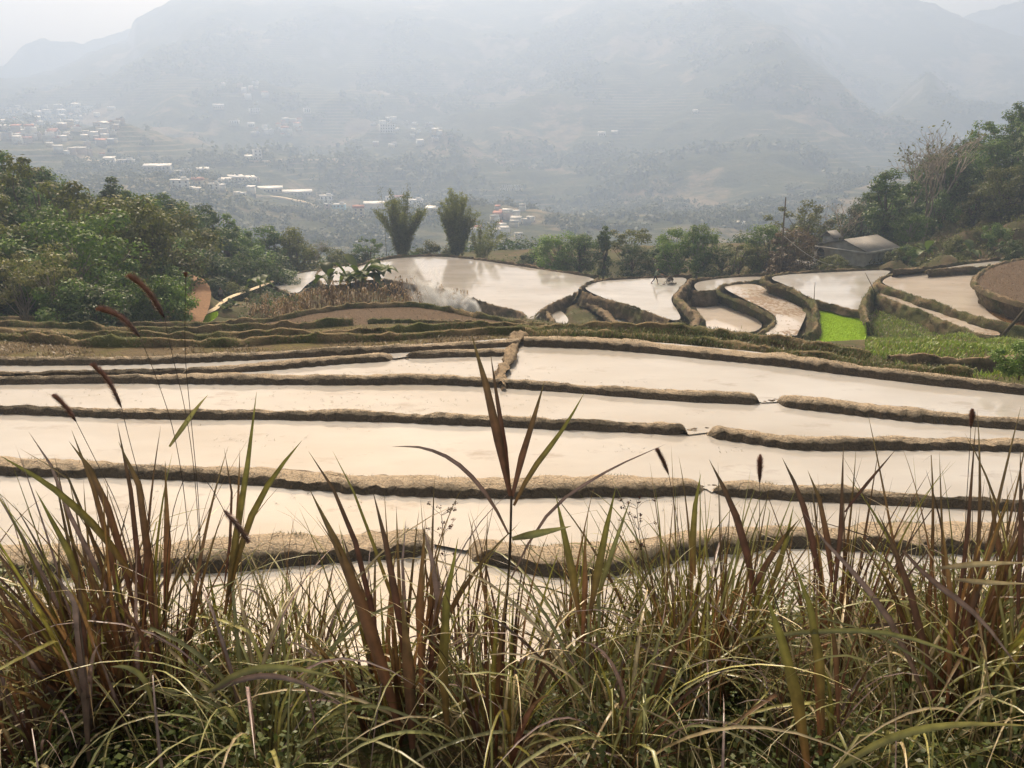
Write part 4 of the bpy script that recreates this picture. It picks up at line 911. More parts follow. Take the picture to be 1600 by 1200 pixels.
for L0, z0, L1, z1, zz, k in ((E1top, W[5]+.25, DT[0][1], DT[0][0], -.55, 9000), (DT[0][1], DT[0][0], DT[1][1], DT[1][0], -1.72, 7000), (DT[1][1], DT[1][0], DT[2][1]+[(620, 505), (760, 505), (850, 512)], DT[2][0], -3.62, 8000), (DT[2][1]+[(620, 506), (760, 509), (850, 512)], DT[2][0], DT[3][1], DT[3][0], -5.25, 3000)):
    Q = np.array([PZ(x, y, z0)[:2] for x, y in L0]+[PZ(x, y, z1)[:2] for x, y in L1[::-1]]); x = rs.uniform(Q[:, 0].min(), Q[:, 0].max(), k*5); y = rs.uniform(Q[:, 1].min(), Q[:, 1].max(), k*5)
    s = inside(Q, x, y) & (fbm(x/2., y/2., 3, 19) > -.12); x, y = x[s][:k], y[s][:k]; n = len(x); blades(np.stack([x, y, 0*x+zz-.01], 1), rs.uniform(.04, .22, n), .03, rs.uniform(.4, 1.6, n), pick([(.16, .115, .06), (.11, .08, .045), (.09, .065, .04), (.20, .155, .09), (.10, .10, .035)], n, rs), rs, 2, out=tb)
Q = line_px(bf, -6.2)[:, :2]; k = 9000; x = rs.uniform(Q[:, 0].min(), Q[:, 0].max(), k*2); y = rs.uniform(Q[:, 1].min(), Q[:, 1].max(), k*2); s = inside(Q, x, y); x, y = x[s], y[s]; n = len(x)
blades(np.stack([x, y, 0*x-6.22], 1), rs.uniform(.04, .16, n), .06, rs.uniform(.6, 1.8, n), pick([(.13, .085, .05), (.09, .06, .036), (.16, .11, .065)], n, rs), rs, 2, out=tb)
k = 60000; x = rs.uniform(-45, 62, k); y = rs.uniform(48, 112, k); s = np.ones(k, bool)
for Pp, _ in POLYS: s &= ~inside(Pp, x, y)
s &= (fbm(x/3., y/3., 3, 29) > -.2) & ~((x < -18) & (y > 55)); x, y = x[s], y[s]; n = len(x)
blades(np.stack([x, y, HN(x, y)-.02], 1), rs.uniform(.10, .38, n), .05, rs.uniform(.3, 1.3, n), pick(DRY+GRN, n, rs)*.9, rs, 2, out=tb)
link('stubble', tb.mesh('stubble'), M['blade'], kind='stuff', label='dry stubble and weeds on the brown fields and between the terraces', cat='stubble')
# dry maize stand in front of the big field
tb = MB(); lb_ = MB()
def maize(n, poly, hgt, seed):
    rs = np.random.default_rng(seed); P = area_pts(poly, n, seed, 0)
    for p in P:
        h = rs.uniform(*hgt); tip = p+np.array([rs.normal()*.15, rs.normal()*.15, h]); tb.tube([p-[0, 0, .1], (p+tip)/2+rs.normal(size=3)*.03, tip], [.022, .018, .008], 4)
        m_ = 9; t = rs.uniform(.15, 1, m_); S = p+(tip-p)*t[:, None]; a = rs.uniform(0, 6.28, m_); L = rs.uniform(.35, .8, m_)
        D = np.stack([np.cos(a), np.sin(a)], 1)
        e1 = S+np.c_[D*(L*.5)[:, None], .22*L+0*L]; e2 = S+np.c_[D*(L*.85)[:, None], -.45*L]
        sd = np.c_[-D[:, 1], D[:, 0], 0*a]*.045
        lb_.quads(np.concatenate([np.stack([S-sd*.5, S+sd*.5, e1+sd, e1-sd], 1), np.stack([e1-sd, e1+sd, e2+sd*.2, e2-sd*.2], 1)]))
maize(150, [(480, 488, 64), (560, 480, 63), (655, 478, 63), (690, 482, 66), (690, 472, 71), (560, 468, 72), (480, 474, 72)], (1.6, 2.5), 1)
maize(90, [(375, 496, 62), (480, 488, 62), (490, 470, 72), (400, 482, 72)], (1.2, 2.0), 2)
maize(34, [(695, 484, 67), (735, 490, 68), (735, 478, 74), (700, 474, 73)], (1.3, 2.0), 3)
mz = link('dry_maize', tb.mesh('dry_maize'), simple('maize_stalk', (.20, .13, .07), .9, .3), kind='stuff', label='dry brown maize stalks standing in front of the large flooded field', cat='maize')
link('leaves', lb_.mesh('leaves'), M['maize'], parent=mz, kind='stuff')

# ------------------------------------------------------------------ bamboo
def bamboo(px, pb, ptop, dist, halfw, nc, label, seed, lean=0, leafn=70):
    rs = np.random.default_rng(seed); b0 = PXm(px, pb, dist); b0[2] = gi(b0[0], b0[1]); top = PXm(px, ptop, dist)[2]; H = top-b0[2]; hw = halfw*dist/FPX
    root = empty('bamboo_clump', b0, label=label, cat='bamboo', group='bamboo clumps on the rim'); lf = MB()
    for c in range(nc):
        a = rs.uniform(0, 6.28); r0 = rs.uniform(.1, .7); spread = hw*rs.uniform(.15, 1.0)**.8; h = H*rs.uniform(.60, 1.0)*(1-.15*(spread/hw)**2)
        base = np.array([math.cos(a)*r0, math.sin(a)*r0, -.1]); t = np.linspace(0, 1, 9)[:, None]
        pts = base+np.concatenate([np.cos(a)*spread*t**1.9+lean*t**2, np.sin(a)*spread*t**1.9, h*(t-.10*t**4*(spread/hw))], 1)
        cb = MB(); cb.tube(pts, np.linspace(.045, .008, 9), 5)
        link('culm', cb.mesh('culm', True), M['culm'], parent=root)
        m_ = leafn; t = rs.uniform(.18, 1, m_)**.8; Pc = np.stack([np.interp(t, np.linspace(0, 1, 9), pts[:, k]) for k in range(3)], 1)
        for rep in range(6):
            P = Pc+rs.normal(size=Pc.shape)*[.22, .22, .25]; N = rs.normal(size=Pc.shape)*[1, 1, .5]; lf.quads(leaf_quads(P, N, .40, rs, .24))
    link('foliage', lf.mesh('foliage'), M['leaf_bamboo'], parent=root)
M['culm'] = simple('bamboo_culm', (.10, .11, .04), .6, .3, 2)
bamboo(627, 404, 288, 122, 38, 40, 'feathery fan shaped bamboo clump, left of the two big ones on the rim', 5)
bamboo(714, 407, 282, 122, 27, 46, 'dense tall bamboo clump with one high spire, right of the fan shaped one', 6, .2)
bamboo(752, 409, 330, 121, 30, 13, 'sparse drooping bamboo clump leaning right beside the dense one', 7, .9, 30)
def lone_culm(px, pb, px2, ptop, dist, label, seed):
    rs = np.random.default_rng(seed); b0 = PXm(px, pb, dist); tp = PXm(px2, ptop, dist); root = empty('bamboo_culm', b0, label=label, cat='bamboo'); v = tp-b0; t = np.linspace(0, 1, 9)[:, None]
    pts = t*v+np.concatenate([.5*np.sin(np.pi*t)*.3, 0*t, 0*t], 1); cb = MB(); cb.tube(pts, np.linspace(.05, .01, 9), 5); link('culm', cb.mesh('culm', True), M['culm'], parent=root)
    lf = MB(); tt = rs.uniform(.45, 1, 150); P = np.stack([np.interp(tt, t[:, 0], pts[:, k]) for k in range(3)], 1)+rs.normal(size=(150, 3))*[.3, .3, .2]; lf.quads(leaf_quads(P, rs.normal(size=(150, 3)), .3, rs, .22)); link('foliage', lf.mesh('foliage'), M['leaf_bamboo'], parent=root)
lone_culm(632, 404, 637, 284, 123, 'single tall thin bamboo stem rising above the fan shaped clump', 1)
lone_culm(604, 404, 594, 292, 123, 'thin bamboo stem at the left of the fan shaped clump', 2)

# ------------------------------------------------------------------ bananas
def banana(pos_, h, nleaf, label, seed, L=1.6, group=None):
    rs = np.random.default_rng(seed); root = empty('banana_plant', pos_, label=label, cat='banana plant', group=group)
    b = MB(); b.tube([(0, 0, -.2), (0.02, 0, h*.35), (.03, .02, h*.55)], [.13, .10, .06], 8); link('stem', b.mesh('stem', True), M['culm'], parent=root)
    for k in range(nleaf):
        a = k*2.4+rs.uniform(-.4, .4); up = rs.uniform(.35, 1.0); n = 9; t = np.linspace(0, 1, n); ll = L*rs.uniform(.75, 1.15)
        r_ = ll*(t*(1-up*.55)); z = h*.5+ll*(up*t*1.05-(.85-.45*up)*t**2.2)
        mid_ = np.stack([np.cos(a)*r_, np.sin(a)*r_, z], 1); S = np.array([-math.sin(a), math.cos(a), 0])
        wv = .27*ll*.75*np.sin(np.pi*np.clip((t-.12)/.88, 0, 1)**.75)*(t > .1)+.02
        V = np.stack([mid_-S*wv[:, None]+[0, 0, .0]+np.c_[0*t, 0*t, wv*.45], mid_, mid_+S*wv[:, None]+np.c_[0*t, 0*t, wv*.45]], 1)
        V += rs.normal(size=V.shape)*.012; i = np.arange(n-1)[:, None]*3+np.arange(2)[None]
        link('leaf', mesh_np('leaf', V.reshape(-1, 3), np.stack([i, i+1, i+4, i+3], -1).reshape(-1, 4), smooth=True), M['leaf_banana'], parent=root)
BG = 'banana plants'
for px, pb, d, h, nl, L, lb in [(565, 462, 72, 2.1, 10, 2.1, 'largest banana plant with broad spreading leaves beside the big flooded field'), (594, 458, 73, 2.2, 7, 1.9, 'banana plant at the right of the large cluster, one long leaf pointing right'),
                                (548, 464, 71, 1.6, 7, 1.7, 'low banana plant at the left of the large cluster'), (516, 470, 70, 2.7, 7, 1.5, 'upright banana plant standing alone left of the large cluster'),
                                (408, 465, 82, 1.5, 7, 1.5, 'small banana plant beside the bright left flooded field'), (1448, 384, 108, 2.4, 8, 2.3, 'banana plant on the right hillside near the grey house'),
                                (1520, 372, 108, 2.0, 7, 2.1, 'small banana plant on the right hillside among dry scrub'), (1582, 362, 107, 2.4, 7, 2.4, 'banana plant high on the slope by the right edge')]:
    q = PXm(px, pb, d); banana((q[0], q[1], q[2]+.5 if d < 90 else gi(q[0], q[1])), h, nl, lb, int(px), L*(1.55 if d < 90 else 1), BG)
q = PXm(362, 490, 78); 
for k, (px, py, d) in enumerate([(352, 486, 77), (364, 480, 79)]):
    q = PXm(px, py, d); banana((q[0], q[1], q[2]-.4), .9, 9, ['low leafy green plant on the edge of the small bright pool, nearer one', 'low leafy green plant on the edge of the small bright pool, farther one'][k], k+40, 1.2, 'leafy plants by the small pool')
# ------------------------------------------------------------------ woods on the valley sides
rs = np.random.default_rng(33)
def wood(name, n, r0, r1, size, per, leaf, label, seed, dens=.0):
    rs = np.random.default_rng(seed); a = rs.uniform(R(-40), R(40), n*4); r = np.sqrt(rs.uniform(r0*r0, r1*r1, n*4)); x, y = r*np.sin(a), r*np.cos(a)
    keep = fbm(x/120., y/120., 3, 44)+.35*fbm(x/40., y/40., 3, 45) > dens; x, y = x[keep][:n], y[keep][:n]; k = len(x); s = size*rs.uniform(.55, 1.4, k)
    c = np.stack([x, y, HV(x, y)+s*.55], 1); P, N = crown_points(c, s, per, rs, .85); b = MB(); b.quads(leaf_quads(P, N, leaf, rs, .8)); link(name, b.mesh(name), M['leaf_far'], kind='stuff', label=label, cat='woodland')
wood('woodland', 2600, 190, 480, 3.4, 70, 1.0, 'hazy woods filling the near valley side below the terraces', 1, -.15)
wood('woodland', 4200, 480, 950, 4.6, 26, 2.4, 'hazy woods around the valley road and town', 2, .03)
wood('woodland', 4600, 950, 2000, 7.5, 14, 5.2, 'faint scattered woods high on the hazy mountainside', 3, .12)

def wood_near():
    rs = np.random.default_rng(9); a = rs.uniform(R(-42), R(42), 900); r = rs.uniform(134, 200, 900); x, y = r*np.sin(a), r*np.cos(a); s = 2.2*rs.uniform(.6, 1.4, 900); z = np.maximum(HV(x, y), HN(x, y))
    P, N = crown_points(np.stack([x, y, z+s*.3], 1), s, 70, rs, .8); b = MB(); b.quads(leaf_quads(P, N, .5, rs, .7)); link('woodland', b.mesh('woodland'), M['leaf_dark'], kind='stuff', label='dark scrubby wood just below the far rim of the terraces', cat='woodland')
wood_near()
# ------------------------------------------------------------------ houses of the valley town
M['w_white'] = simple('white_render', (.78, .76, .72), .7, .1, .6); M['w_cream'] = simple('cream_render', (.62, .54, .40), .8, .12, .6); M['w_pink'] = simple('pink_render', (.46, .37, .33), .8, .12, .6)
M['w_blue'] = simple('blue_render', (.22, .42, .52), .8, .12, .6); M['w_grey'] = simple('grey_render', (.36, .36, .35), .8, .12, .6)
M['r_tin'] = simple('tin_roof', (.62, .62, .60), .45, .15, .6); M['r_red'] = simple('red_tile_roof', (.42, .17, .11), .8, .2, .8); M['r_grey'] = simple('grey_roof', (.40, .40, .38), .7, .2, .8); M['win'] = simple('dark_window', (.03, .035, .04), .2, .1, 1)
def house(px, py, wpx, hpx, storeys, wall, roof, rtype, label, group='houses of the valley town', rz=None, depth=None, windows=True):
    g = hit(px, py); dist = math.hypot(g[0], g[1]); s = dist/FPX; w_ = wpx*s; h_ = hpx*s; d_ = depth or min(w_*.9, 11)
    face = math.atan2(g[0], g[1]); rz = (-face+random.uniform(-.3, .3)) if rz is None else rz-face
    root = empty('house', (g[0], g[1], g[2]-1.0), rz, label=label, cat='house', group=group); h_ += 1.0
    b = MB(); b.box((0, 0, h_/2), (w_, d_, h_))
    if storeys > 1:
        for k in range(1, storeys): b.box((0, -.06, 1+(h_-1)*k/storeys), (w_*1.05, d_*1.03, .22))
    link('wall', b.mesh('wall'), M[wall], parent=root)
    b = MB()
    if rtype == 'flat': b.box((0, 0, h_+.18), (w_*1.07, d_*1.07, .36)); b.box((w_*.22, d_*.1, h_+1.1), (w_*.35, d_*.4, 1.6))
    elif rtype == 'shed': 
        b.add([(-w_*.54, -d_*.56, h_+.1), (w_*.54, -d_*.56, h_+.1), (w_*.54, d_*.56, h_+d_*.18), (-w_*.54, d_*.56, h_+d_*.18), (-w_*.54, -d_*.56, h_+.35), (w_*.54, -d_*.56, h_+.35), (w_*.54, d_*.56, h_+d_*.18+.25), (-w_*.54, d_*.56, h_+d_*.18+.25)],
              [[3, 2, 1, 0], [4, 5, 6, 7], [0, 1, 5, 4], [1, 2, 6, 5], [2, 3, 7, 6], [3, 0, 4, 7]])
    else:
        e = d_*.56; rh = d_*.3; x = w_*.55
        b.add([(-x, -e, h_), (x, -e, h_), (x, e, h_), (-x, e, h_), (-x, 0, h_+rh), (x, 0, h_+rh)], [[0, 1, 5, 4], [2, 3, 4, 5], [3, 2, 1, 0]], [[0, 4, 3], [1, 2, 5]])
    link('roof', b.mesh('roof'), M[roof], parent=root)
    if windows:
        nw = max(1, int(w_/3.2))
        for k in range(storeys):
            for j in range(nw):
                b = MB(); b.box((-w_/2+w_*(j+.5)/nw, -d_/2-.05, 1+(h_-1)*(k+.52)/storeys), (min(1.3, w_/nw*.5), .16, (h_-1)/storeys*.5)); link('window', b.mesh('window'), M['win'], parent=root)
    return root
T = 'houses of the valley town'
house(283, 301, 24, 15, 3, 'w_white', 'r_tin', 'flat', 'three storey pale block with two white roof tops above the left wood')
house(403, 250, 11, 14, 3, 'w_white', 'r_tin', 'flat', 'lone white tower house on the terrace cut halfway up the spur')
house(390, 250, 12, 3, 1, 'w_white', 'r_tin', 'shed', 'low white annex left of the lone white tower house', windows=False)
house(420, 301, 38, 5, 1, 'w_cream', 'r_tin', 'shed', 'long low roadside shed with a cream roof, left one of two', rz=0)
house(465, 306, 40, 5, 1, 'w_grey', 'r_tin', 'shed', 'long low roadside shed with a blue grey roof, right one of two', rz=0)
house(510, 320, 18, 13, 2, 'w_white', 'r_tin', 'flat', 'bright white stepped house right of the long roadside sheds')
house(512, 333, 9, 13, 3, 'w_pink', 'r_tin', 'flat', 'narrow pink house just below the bright white stepped house')
house(531, 336, 17, 15, 3, 'w_blue', 'r_tin', 'flat', 'blue house with a white roof by the road')
house(561, 340, 16, 14, 3, 'w_cream', 'r_red', 'gable', 'cream house with reddish roof between the blue house and the bamboo')
house(585, 326, 30, 6, 1, 'w_cream', 'r_tin', 'shed', 'long cream wall like shed behind the cream house', rz=0, windows=False)
house(608, 320, 9, 12, 2, 'w_white', 'r_tin', 'flat', 'small white house behind the top of the fan shaped bamboo')
house(624, 318, 13, 8, 1, 'w_white', 'r_red', 'gable', 'white house with a red pointed roof behind the bamboo')
house(650, 323, 22, 9, 2, 'w_white', 'r_tin', 'flat', 'wide white house between the two bamboo clumps')
house(675, 336, 18, 6, 1, 'w_cream', 'r_tin', 'shed', 'low cream shed between the two bamboo clumps', windows=False)
house(335, 298, 14, 8, 2, 'w_white', 'r_tin', 'flat', 'white house right of the three storey pale block')
house(352, 290, 16, 7, 2, 'w_white', 'r_tin', 'shed', 'white house with a slanting roof uphill of the road')
house(310, 292, 15, 8, 1, 'w_cream', 'r_red', 'gable', 'cream house with reddish gable roof beside the three storey block')
house(318, 273, 16, 6, 1, 'w_grey', 'r_tin', 'shed', 'grey house with a pale slanting roof above the three storey block')
house(247, 272, 34, 9, 2, 'w_grey', 'r_tin', 'shed', 'large grey hall with a pale roof on the hazy left slope')
house(285, 277, 26, 9, 2, 'w_grey', 'r_grey', 'flat', 'grey block right of the large grey hall')
house(390, 285, 18, 5, 1, 'w_white', 'r_tin', 'shed', 'white roofed house uphill of the long sheds')
house(370, 283, 20, 5, 1, 'w_cream', 'r_tin', 'shed', 'pale roofed shed left of the white roofed house uphill of the road')
house(172, 258, 14, 8, 1, 'w_white', 'r_tin', 'shed', 'white roofed house right of the bright winding road')
house(198, 262, 20, 10, 2, 'w_grey', 'r_tin', 'flat', 'grey house right of the white roofed house by the winding road')
house(342, 172, 14, 4, 1, 'w_cream', 'r_tin', 'gable', 'bright pyramid roofed house on top of the dark wooded hillock')
house(398, 178, 13, 7, 2, 'w_white', 'r_tin', 'flat', 'white open framed house right of the pyramid roofed one')
house(367, 195, 12, 6, 1, 'w_white', 'r_tin', 'flat', 'white house just below the pyramid roofed one')
house(393, 199, 9, 4, 1, 'w_white', 'r_tin', 'shed', 'small white roof below the open framed house')
house(605, 208, 22, 12, 3, 'w_white', 'r_tin', 'flat', 'tallest white house in the cluster above the terraced slope')
house(480, 178, 9, 7, 1, 'w_white', 'r_tin', 'flat', 'small white house alone on the hazy slope right of the hillock')
house(940, 213, 10, 4, 1, 'w_white', 'r_tin', 'gable', 'tiny white gabled hut on the bare mountain slope')
house(960, 211, 9, 2.5, 1, 'w_grey', 'r_tin', 'shed', 'tiny grey roof right of the white gabled hut', windows=False)
house(1086, 177, 7, 2.5, 1, 'w_white', 'r_tin', 'shed', 'lone tiny white roof highest on the right mountain slope', windows=False)
house(1157, 354, 11, 4, 1, 'w_white', 'r_tin', 'shed', 'lone white roof low in the hazy valley left of the tall pole', windows=False)
# the crowded far quarters: nothing but a few pixels each
def quarter(n, box, wr, label, seed, roofs=('r_tin', 'r_tin', 'r_red', 'r_grey')):
    rd = random.Random(seed)
    for k in range(n):
        x = rd.uniform(box[0], box[2]); y = rd.uniform(box[1], box[3]); w_ = rd.uniform(*wr)
        house(x, y, w_, w_*rd.uniform(.35, .8), rd.choice((1, 2, 2)), rd.choice(('w_white', 'w_cream', 'w_pink', 'w_grey', 'w_white')), rd.choice(roofs), rd.choice(('flat', 'shed', 'gable')), label, 'houses in '+label.split(' in ')[-1], windows=False)
quarter(95, (-20, 172, 195, 226), (5, 11), 'small hazy house crowded in the far left quarter of the town', 1)
quarter(16, (60, 215, 165, 245), (6, 12), 'hazy house in the lower edge of the far left quarter', 2)
quarter(20, (395, 190, 475, 215), (5, 10), 'small pale house in the hamlet right of the dark hillock', 3)
quarter(22, (580, 185, 690, 232), (5, 10), 'small white house in the hamlet above the terraced slope', 4, ('r_tin', 'r_tin', 'r_grey'))
quarter(10, (335, 130, 420, 165), (5, 9), 'faint small house in the hillside hamlet above the hillock', 5)
quarter(24, (735, 325, 830, 385), (8, 16), 'hazy house in the valley bottom right of the bamboo', 6)
quarter(8, (290, 286, 480, 312), (8, 14), 'small pale house in the gaps along the valley road', 7)
def road_on_hill(name, L, width, label, mat='path', side=0):
    P = []
    for (x0, y0), (x1, y1) in zip(L[:-1], L[1:]):
        for u in np.linspace(0, 1, 10, endpoint=False): P.append(hit(x0+(x1-x0)*u, y0+(y1-y0)*u))
    P = smooth_line(np.array(P), 4); T = np.gradient(P[:, :2], axis=0); T /= np.linalg.norm(T, axis=1)[:, None]+1e-9; N = np.stack([-T[:, 1], T[:, 0]], 1)*width/2
    V = np.zeros((len(P), 4, 3))
    for k, (o, dz) in enumerate(((-1, -5), (-1, .9), (1, .9), (1, -3))): V[:, k, :2] = P[:, :2]+N*o; V[:, k, 2] = P[:, 2]+dz
    i = np.arange(len(P)-1)[:, None]*4+np.arange(3)[None]; link(name, mesh_np(name, V.reshape(-1, 3), np.stack([i, i+1, i+5, i+4], -1).reshape(-1, 4)), M[mat], kind='structure', label=label, cat='road')
road_on_hill('road', [(395, 306), (420, 308), (445, 311), (475, 317), (500, 327), (540, 335), (600, 332), (660, 332), (700, 337)], 6, 'pale valley road running past the long sheds')
road_on_hill('road', [(122, 238), (128, 246), (140, 252), (170, 256)], 9, 'bright bend of winding road on the far left slope')
road_on_hill('road', [(385, 252), (430, 252), (480, 251), (523, 249), (532, 255), (537, 262)], 5, 'pale earth cut road beside the lone white tower house')
# white letters standing on the slope: two lines, too far away to read
def slope_sign():
    g = hit(800, 299); s = math.hypot(g[0], g[1])/FPX; face = math.atan2(g[0], g[1]); root = empty('hillside_sign', g, -face, label='two lines of white block letters standing on the hazy terraced slope', cat='sign')
    rd = random.Random(5)
    for row_, (x0, x1, up) in enumerate(((-15, 15, 5.6), (-17.5, 17, .8))):
        x = x0
        while x < x1:
            w_ = rd.choice((1.5, 1.9, 2.2)); b = MB(); ht = 4.0
            for q in rd.sample([((0, 0, ht/2), (.5, .3, ht)), ((.32*w_, 0, ht/2), (.45, .3, ht)), ((-.32*w_, 0, ht/2), (.45, .3, ht)), ((0, 0, ht-.3), (w_*.9, .3, .6)), ((0, 0, .3), (w_*.9, .3, .6)), ((0, 0, ht/2), (w_*.8, .3, .6))], 4): b.box(((x+q[0][0])*s, 0, (up+q[0][2])*s), (q[1][0]*s, .4, q[1][2]*s))
            link('letter', b.mesh('letter'), M['w_white'], parent=root); x += w_+.45+(1.3 if rd.random() < .22 else 0)
    b = MB()
    for x in (-14, -5, 5, 14): b.box((x*s, .4, 4*s), (.25, .25, 10*s))
    link('post', b.mesh('post'), M['w_grey'], parent=root)
slope_sign()

# ------------------------------------------------------------------ the grey house by the terraces
def grey_house():
    d0 = 104.0; c = PXm(1352, 393, d0)                       # nearest corner at the eave
    face = math.atan2(c[0], c[1]); th = R(30)                # gable end turned to the left
    wl, rl, hh, rise = 6.8, 6.6, 3.6, 1.0
    conc = simple('weathered_render', (.34, .345, .345), .9, .3, 1.2, .4); tin = None
    m, t = matf('corrugated_sheet'); o = obj_co(t); wv = t.n('TexWave', {'Vector': o, 'Scale': 2.2}, wave_type='BANDS', bands_direction='Y')
    cc = t.mix(t.noise(1.1, 5, o), (.105, .108, .11), (.20, .20, .198)); b = t.n('BsdfPrincipled', {'Base Color': cc, 'Roughness': .6, 'Normal': t.n('Bump', {'Strength': .7, 'Distance': .04, 'Height': wv.outputs[1]})}); t.set(t.out.inputs[0], b); tin = m
    root = empty('grey_house', (c[0], c[1], c[2]-hh), -face, label='small grey rendered house with a low sheet roof behind the terraces', cat='house')
    root.rotation_euler[2] = -face-th                        # local -y is the gable end, local +x runs to the near corner
    b = MB(); W2, L2 = wl, rl                                 # near corner at the origin; gable runs to -x, long side to +y
    b.add([(-W2, 0, -1.5), (0, 0, -1.5), (0, L2, -1.5), (-W2, L2, -1.5), (-W2, 0, hh), (0, 0, hh), (0, L2, hh), (-W2, L2, hh), (-W2*.40, 0, hh+rise), (-W2*.40, L2, hh+rise)],
          [[0, 1, 5, 4], [1, 2, 6, 5], [2, 3, 7, 6], [3, 0, 4, 7]], [[4, 5, 8], [6, 7, 9]])
    link('wall', b.mesh('wall'), conc, parent=root)
    b = MB(); e = .35
    for s in (0, 1):
        x0 = .45 if s == 0 else -W2-.45; z0 = hh-.1
        P = [(x0, -e, z0), (x0, L2+e, z0), (-W2*.40, L2+e, hh+rise+.05), (-W2*.40, -e, hh+rise+.05)]; P = P+[(x, y, z+.12) for x, y, z in P]
        b.add(P, [[3, 2, 1, 0], [4, 5, 6, 7], [0, 1, 5, 4], [1, 2, 6, 5], [2, 3, 7, 6], [3, 0, 4, 7]])
    link('roof', b.mesh('roof'), tin, parent=root)
    b = MB()
    b.add([(.47, -e-.02, hh-.32), (.47, L2+e, hh-.32), (.47, L2+e, hh+.02), (.47, -e-.02, hh+.02)], [[0, 1, 2, 3]]); b.box((.5, L2/2, hh-.15), (.06, L2+2*e, .34)); link('fascia', b.mesh('fascia'), conc, parent=root)
    b = MB(); b.box((-W2/2, -.42, hh-.12), (W2+.9, .10, .22)); link('eave_band', b.mesh('eave_band'), conc, parent=root)
    b = MB(); b.box((-W2+1.0, -.04, hh-1.55), (.95, .14, 1.6)); a = np.linspace(0, np.pi, 9); z0 = hh-.75
    b.add([(-W2+1.0+.475*math.cos(q), -.11, z0+.475*math.sin(q)) for q in a]+[(-W2+1.0, -.11, z0)], T=[[9, k, k+1] for k in range(8)]); link('window', b.mesh('window'), M['win'], parent=root)
    b = MB(); b.box((-W2+1.0, -.13, hh-1.3), (1.0, .06, .06)); b.box((-W2+1.0, -.13, hh-1.9), (.05, .06, 1.1)); link('window_bars', b.mesh('window_bars'), conc, parent=root)
    # little gabled attic standing on the left slope
    at_ = empty('attic', (-W2*.84, 1.6, hh+.35)); at_.parent = root
    b = MB(); b.box((0, 0, .35), (1.3, 1.5, .7)); link('wall', b.mesh('wall'), conc, parent=at_)
    b = MB()
    for s in (-1, 1):
        P = [(s*1.0, -1.0, .55), (s*1.0, 1.0, .55), (0, 1.0, 1.35), (0, -1.0, 1.35)]; P = P+[(x, y, z+.08) for x, y, z in P]; b.add(P, [[3, 2, 1, 0], [4, 5, 6, 7], [0, 1, 5, 4], [1, 2, 6, 5], [2, 3, 7, 6], [3, 0, 4, 7]])
    link('roof', b.mesh('roof'), tin, parent=at_)
    # lean-to below the window
    b = MB(); P = [(-W2-2.3, -2.6, .35), (-W2+2.9, -2.6, .75), (-W2+2.9, -.06, 1.35), (-W2-2.3, -.06, 1.35)]; P = P+[(x, y, z+.1) for x, y, z in P]; b.add(P, [[3, 2, 1, 0], [4, 5, 6, 7], [0, 1, 5, 4], [1, 2, 6, 5], [2, 3, 7, 6], [3, 0, 4, 7]])
    link('porch_roof', b.mesh('porch_roof'), tin, parent=root)
    for x in (-W2-1.9, -W2+2.4):
        b = MB(); b.tube([(x, -2.3, -1.4), (x, -2.3, .55)], .06, 6); link('porch_post', b.mesh('porch_post'), M['bark'], parent=root)
    b = MB(); b.tube([(-W2-.15, -.15, -1), (-W2-.15, -.15, hh-.2)], .05, 6); link('drainpipe', b.mesh('drainpipe'), M['w_grey'], parent=root)
    b = MB(); b.tube([(-2.3, -.2, hh-2.1), (-.1, -.25, hh-1.7)], .04, 5); link('pipe', b.mesh('pipe'), M['w_grey'], parent=root)
grey_house()
def stick(name, a, b_, r0, r1, label, cat, mat='bark', k=5):
    a, b_ = np.asarray(a), np.asarray(b_); t = np.linspace(0, 1, k)[:, None]; P = (b_-a)*t; P = P+np.random.default_rng(int(abs(a[0]*97))).normal(size=P.shape)*[.015, .015, 0]*np.linalg.norm(b_-a)*.25
    m = MB(); m.tube(P, np.linspace(r0, r1, k), 6); return link(name, m.mesh(name, True), M[mat], loc=a, label=label, cat=cat)
pb = PXm(1217, 436, 93); pt = PXm(1228, 308, 93.5); stick('wooden_pole', pb, pt, .10, .06, 'tall thin leaning pole standing in front of the reddish tree', 'pole')
cl = PXm(1222, 366, 94); hc = PXm(1320, 420, 101)
m = MB(); t = np.linspace(0, 1, 14)[:, None]; P = cl+(hc-cl)*t; P[:, 2] -= .7*np.sin(np.pi*t[:, 0]); m.tube(P-cl, .035, 5); link('cable', m.mesh('cable'), M['w_grey'], loc=cl, label='pale slack cable from the tall pole down to the grey house', cat='cable')
stick('wooden_stick', PXm(1143, 430, 101), PXm(1153, 384, 101), .06, .04, 'leaning dark stick behind the small grey flooded field', 'stick')
stick('wooden_stick', PZ(1272, 470, -8.4), PZ(1272, 470, -8.4)+[-.05, .2, 1.7], .035, .02, 'thin upright stick at the corner of the bright field', 'stick')
stick('wooden_stick', PXm(1367, 456, 82), PXm(1352, 426, 83), .05, .025, 'thin stick leaning left on the weedy corner bank', 'stick')
a = PXm(1566, 525, 66); b_ = PXm(1604, 481, 64); stick('wooden_post', a, b_, .13, .11, 'thick dark wooden post leaning right by the narrow stubble strip', 'post')
stick('wooden_stick', PZ(893, 586, W[4]), PZ(893, 586, W[4])+[0, .05, .0001+.45], .012, .006, 'short dark twig standing by the fourth mud bund', 'stick') if False else None

